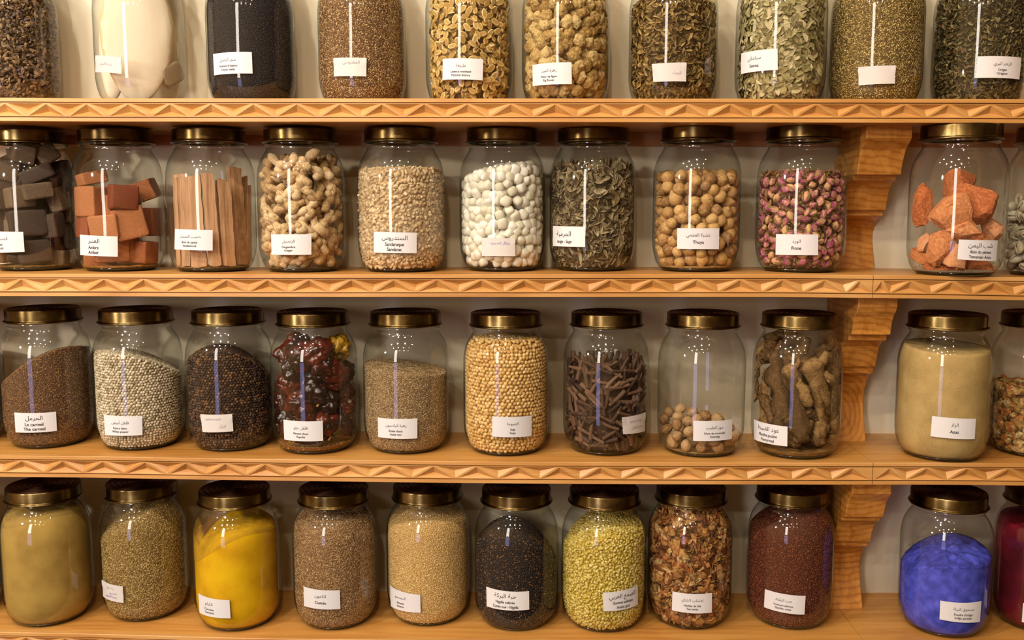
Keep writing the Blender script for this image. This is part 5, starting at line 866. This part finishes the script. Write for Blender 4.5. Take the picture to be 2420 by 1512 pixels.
for q in range(2):
    V, F = merge([tube([(0, 0, 0), (.1, .02, .25), (.05, .12, .5), (-.1, .2, .68)], [.14, .07, .06, .08], 8), tube([(0, 0, -.06), (0, 0, .0), (0, 0, .06)], [.22, .3, .12], 9, noise=.3, nf=4)]); PSL.append(mesh('stem', V, F, PS, True))
for i, it in enumerate(D['PL']['paprika']):
    me = PYV if i == 4 else PVV[i % 6]; s_ = it[3] * .98; V = np.array([v.co[:] for v in me.vertices]) * s_; Rm = Euler(tuple(rng.uniform(0, 6.28, 3))).to_matrix(); loc = inside(V, np.array(Rm), np.array(it[:3]))
    lab = {4: 'yellow and brown dried pepper on top of the Paprika jar', 7: 'bright red translucent dried pepper at the right of the Paprika jar', 11: 'orange-patched dried pepper above the Paprika label corner', 3: 'dark dried pepper at the middle top of the Paprika jar'}.get(i, 'wrinkled glossy dark red dried pepper in the Paprika jar')
    pr = dict(label=lab)
    if i not in (4, 7, 11, 3): pr['group'] = 'dried peppers in the jar'
    e = place('paprika', None, 'dried_pepper', 'pepper', loc=loc, rot=Rm, scale=s_, **pr); obj('pepper_skin', me, e)
    if i in (1, 15, 9, 18, 12): 
        st_ = obj('stem', PSL[i % 2], e, label='pale dry stem and calyx'); outw = Vector((loc[0], loc[1] - .02, 0)).normalized(); lr = Rm.inverted() @ (outw * .25 + Vector((.15, 0, -.35 if i != 1 else .2))); st_.location = lr * .9; st_.rotation_euler = (Rm.inverted() @ Vector((.1, -.1, -1))).to_track_quat('Z', 'Y').to_euler(); st_.scale = (.8,) * 3
seeds('paprika', 'pepper_seeds', 'yellow loose pepper seed and dust on the floor of the Paprika jar', fs(['#6d4520', '#8a5a2a', '#b08438', '#d0a850'], namt=.1), (.0022, .0018, .0007), .0070, topfn('paprika', flatz=.0135), top_d=.006)
# roots
RTM = piece_mat('root_bark', ['#533b1e', '#6b4e2a', '#806038', '#98784a', '#735430'], 'object', rough=.8, nscale=160, namt=.6, bump=1, bscale=380, bdist=.002)
RL = ['longest thick root slanting across the front of the Pennyroyal jar', 'gnarled root lying beside the longest one, Pennyroyal jar', 'thick root upright at the right of the Pennyroyal jar', 'small curled root at the upper right of the Pennyroyal jar', 'thin root above the left of the Pennyroyal label', 'root leaning from the shoulder down the right side, Pennyroyal jar', 'short root at the lower right of the Pennyroyal jar', 'root along the left side of the Pennyroyal jar', 'small root at the left, upper half of the Pennyroyal jar']
EXR = [[.9 * .05 * math.sin(a) , .9 * .05 * math.cos(a) - .004, .02 + .01 * (a % 2), .05 * math.sin(a + .35), .05 * math.cos(a + .35), .13 + .05 * math.sin(a * 3) ** 2, .0115] for a in np.linspace(-2.6, 2.9, 9)] + [[-.03, -.02, .03, .02, .0, .17, .013], [.03, -.01, .02, -.02, .0, .18, .013], [.0, -.03, .015, .015, -.02, .12, .012]]
for i, (x1, y1, z1, x2, y2, z2, r) in enumerate(D['PL']['penny'] + EXR):
    r *= 1.18; A = np.array([x1, y1, z1]); B = np.array([x2, y2, z2]); n = 16; r_ = np.random.default_rng(i); side = r_.normal(size=3) * r * .35; path = [A + (B - A) * t + side * math.sin(t * PI) + r_.normal(size=3) * r * .06 for t in np.linspace(0, 1, n)]
    rad = [r * (1.0 - .35 * t) * (.6 if t in (0, 1) else 1) * (1 + .16 * math.sin(t * 9 + i)) for t in np.linspace(0, 1, n)]; parts = [tube(path, rad, 16, noise=.22, nf=95, seed=i)]
    if r > .009:
        p = np.array(path[2]); parts.append(tube([p, p + np.array([r * .9, 0, r * .9]), p + np.array([r * 1.2, -r * .1, r * 1.7])], [r * .55, r * .45, r * .3], 9, noise=.25, nf=90, seed=i))
    parts[0] = (lambda v, q_, t_: (np.concatenate([(lambda cc, vv: cc + (vv - cc) * (1 + .13 * np.cos(5 * np.tile(np.arange(16), n) * 2 * PI / 16 + i + 2 * np.repeat(np.linspace(0, 1, n), 16)))[:, None])(np.repeat(np.array(path), 16, 0), v[:-2]), v[-2:]]), q_, t_))(*parts[0])
    V, F = merge(parts); c = V.mean(0); V = V - c; rr = np.hypot((V + c)[:, 0], (V + c)[:, 1]); f = np.minimum(1, (Rin(np.clip((V + c)[:, 2], .006, .215)) - .0005) / rr); Wd = V + c; Wd[:, :2] *= f[:, None]; Wd[:, 2] = np.clip(Wd[:, 2], FLOOR, .213); V = Wd - c
    pr = dict(label=RL[i]) if i < len(RL) else dict(label='gnarled brown root partly hidden in the Pennyroyal jar', group='hidden roots in the Pennyroyal jar')
    place('penny', mesh('dried_root', V, F, RTM, True), 'dried_root', 'root', loc=c, **pr)
powder('penny', 'root_crumbs', 'thin layer of brown root crumbs on the floor of the Pennyroyal jar', ['#5e4220', '#7c5a30', '#8c6a3c'], topfn('penny', flatz=.013), amp=.003, nscale=120)
for kk, nm, lb, cc, hh in (('thuya', 'gall_dust', 'tan dust on the floor of the Thuya jar', ['#8d6a3c', '#b08a52', '#c29c62'], .0095), ('amber', 'amber_dust', 'orange-brown dust on the floor of the Amber jar', ['#7a4a20', '#a5703a', '#b78546'], .0095), ('musk', 'musk_dust', 'brown dust on the floor of the musk jar', ['#4a3822', '#7a6236', '#9a8048'], .0095), ('nutmeg', 'nutmeg_dust', 'brown dust on the floor of the Nutmeg jar', ['#6e5230', '#8c6c44', '#9c7c52'], .0082), ('sandal', 'sandalwood_dust', 'wood dust on the floor of the Sandalwood jar', ['#6d5030', '#8c6c48', '#9c7c58'], .0078)):
    powder(kk, nm, lb, cc, topfn(kk, flatz=hh), amp=.0015, nscale=150)
# cuttlefish bones
CB = piece_mat('cuttlefish_bone', ['#d8c4a2', '#e6d8c0', '#efe6d6', '#f2ebdf'], 'object', rough=.7, nscale=9, namt=.35, bump=.35, bscale=60, stretch=(1, 1, .25))
CBY = piece_mat('cuttlefish_rim', ['#cfae7c', '#dcc398', '#e6d5b4'], 'object', rough=.55, nscale=20, namt=.4, bump=.2)
def bone(w, h, t, seed):
    V, F = ICO[3]; V = V.copy(); z = V[:, 2]; V[:, 0] *= (1 - .25 * np.clip(z, 0, 1)); c = V[F].mean(1); rim = (np.abs(c[:, 0]) > .93 * np.sqrt(np.clip(1 - c[:, 2] ** 2, 0, 1)) * (1 - .25 * np.clip(c[:, 2], 0, 1)))
    V = V * (1 + .03 * fnoise(V, 2, seed))[:, None]; 
    if w < .045: V = np.sign(V) * np.abs(V) ** .4
    return mesh('cuttlefish_bone', V * np.array([w / 2, t / 2, h / 2]), [F], [CB, CBY], True, rim.astype(int))
for (w, h, t, loc, rot, lab) in [(.118, .25, .030, (-.004, -.022, .132), (.04, .02, .05), 'large white cuttlefish bone facing out in the jar with the faded label'), (.055, .215, .022, (-.042, .014, .118), (0, .07, -.5), 'narrow cuttlefish bone at the left, behind the large one'), (.052, .20, .020, (.036, .022, .135), (0, -.08, .5), 'yellow-rimmed cuttlefish bone at the right behind the large one'), (.042, .036, .010, (.050, -.008, .058), (.2, -.5, .55), 'broken shard of cuttlefish bone sticking out at the right')]:
    me = bone(w, h, t, len(lab)); R = Euler(rot).to_matrix(); V = np.array([v.co[:] for v in me.vertices]); Wd = V @ np.array(R).T + np.array(loc)
    if w < .045: me.materials[0] = me.materials[1] = flat('grey_shard', '#a08d70', .7)
    Wd[:, 2] = np.clip(Wd[:, 2], FLOOR, .236); rr = np.hypot(Wd[:, 0], Wd[:, 1]); f = np.minimum(1, (np.where(Wd[:, 2] < .213, Rin(np.clip(Wd[:, 2], .006, .213)), .056) - .0006) / rr); Wd[:, :2] *= f[:, None]
    c = np.array(loc); V2 = Wd - c; me.vertices.foreach_set('co', V2.astype(np.float32).ravel()); me.update(); place('cuttle', me, 'cuttlefish_bone', 'cuttlefish bone', loc=c, label=lab)
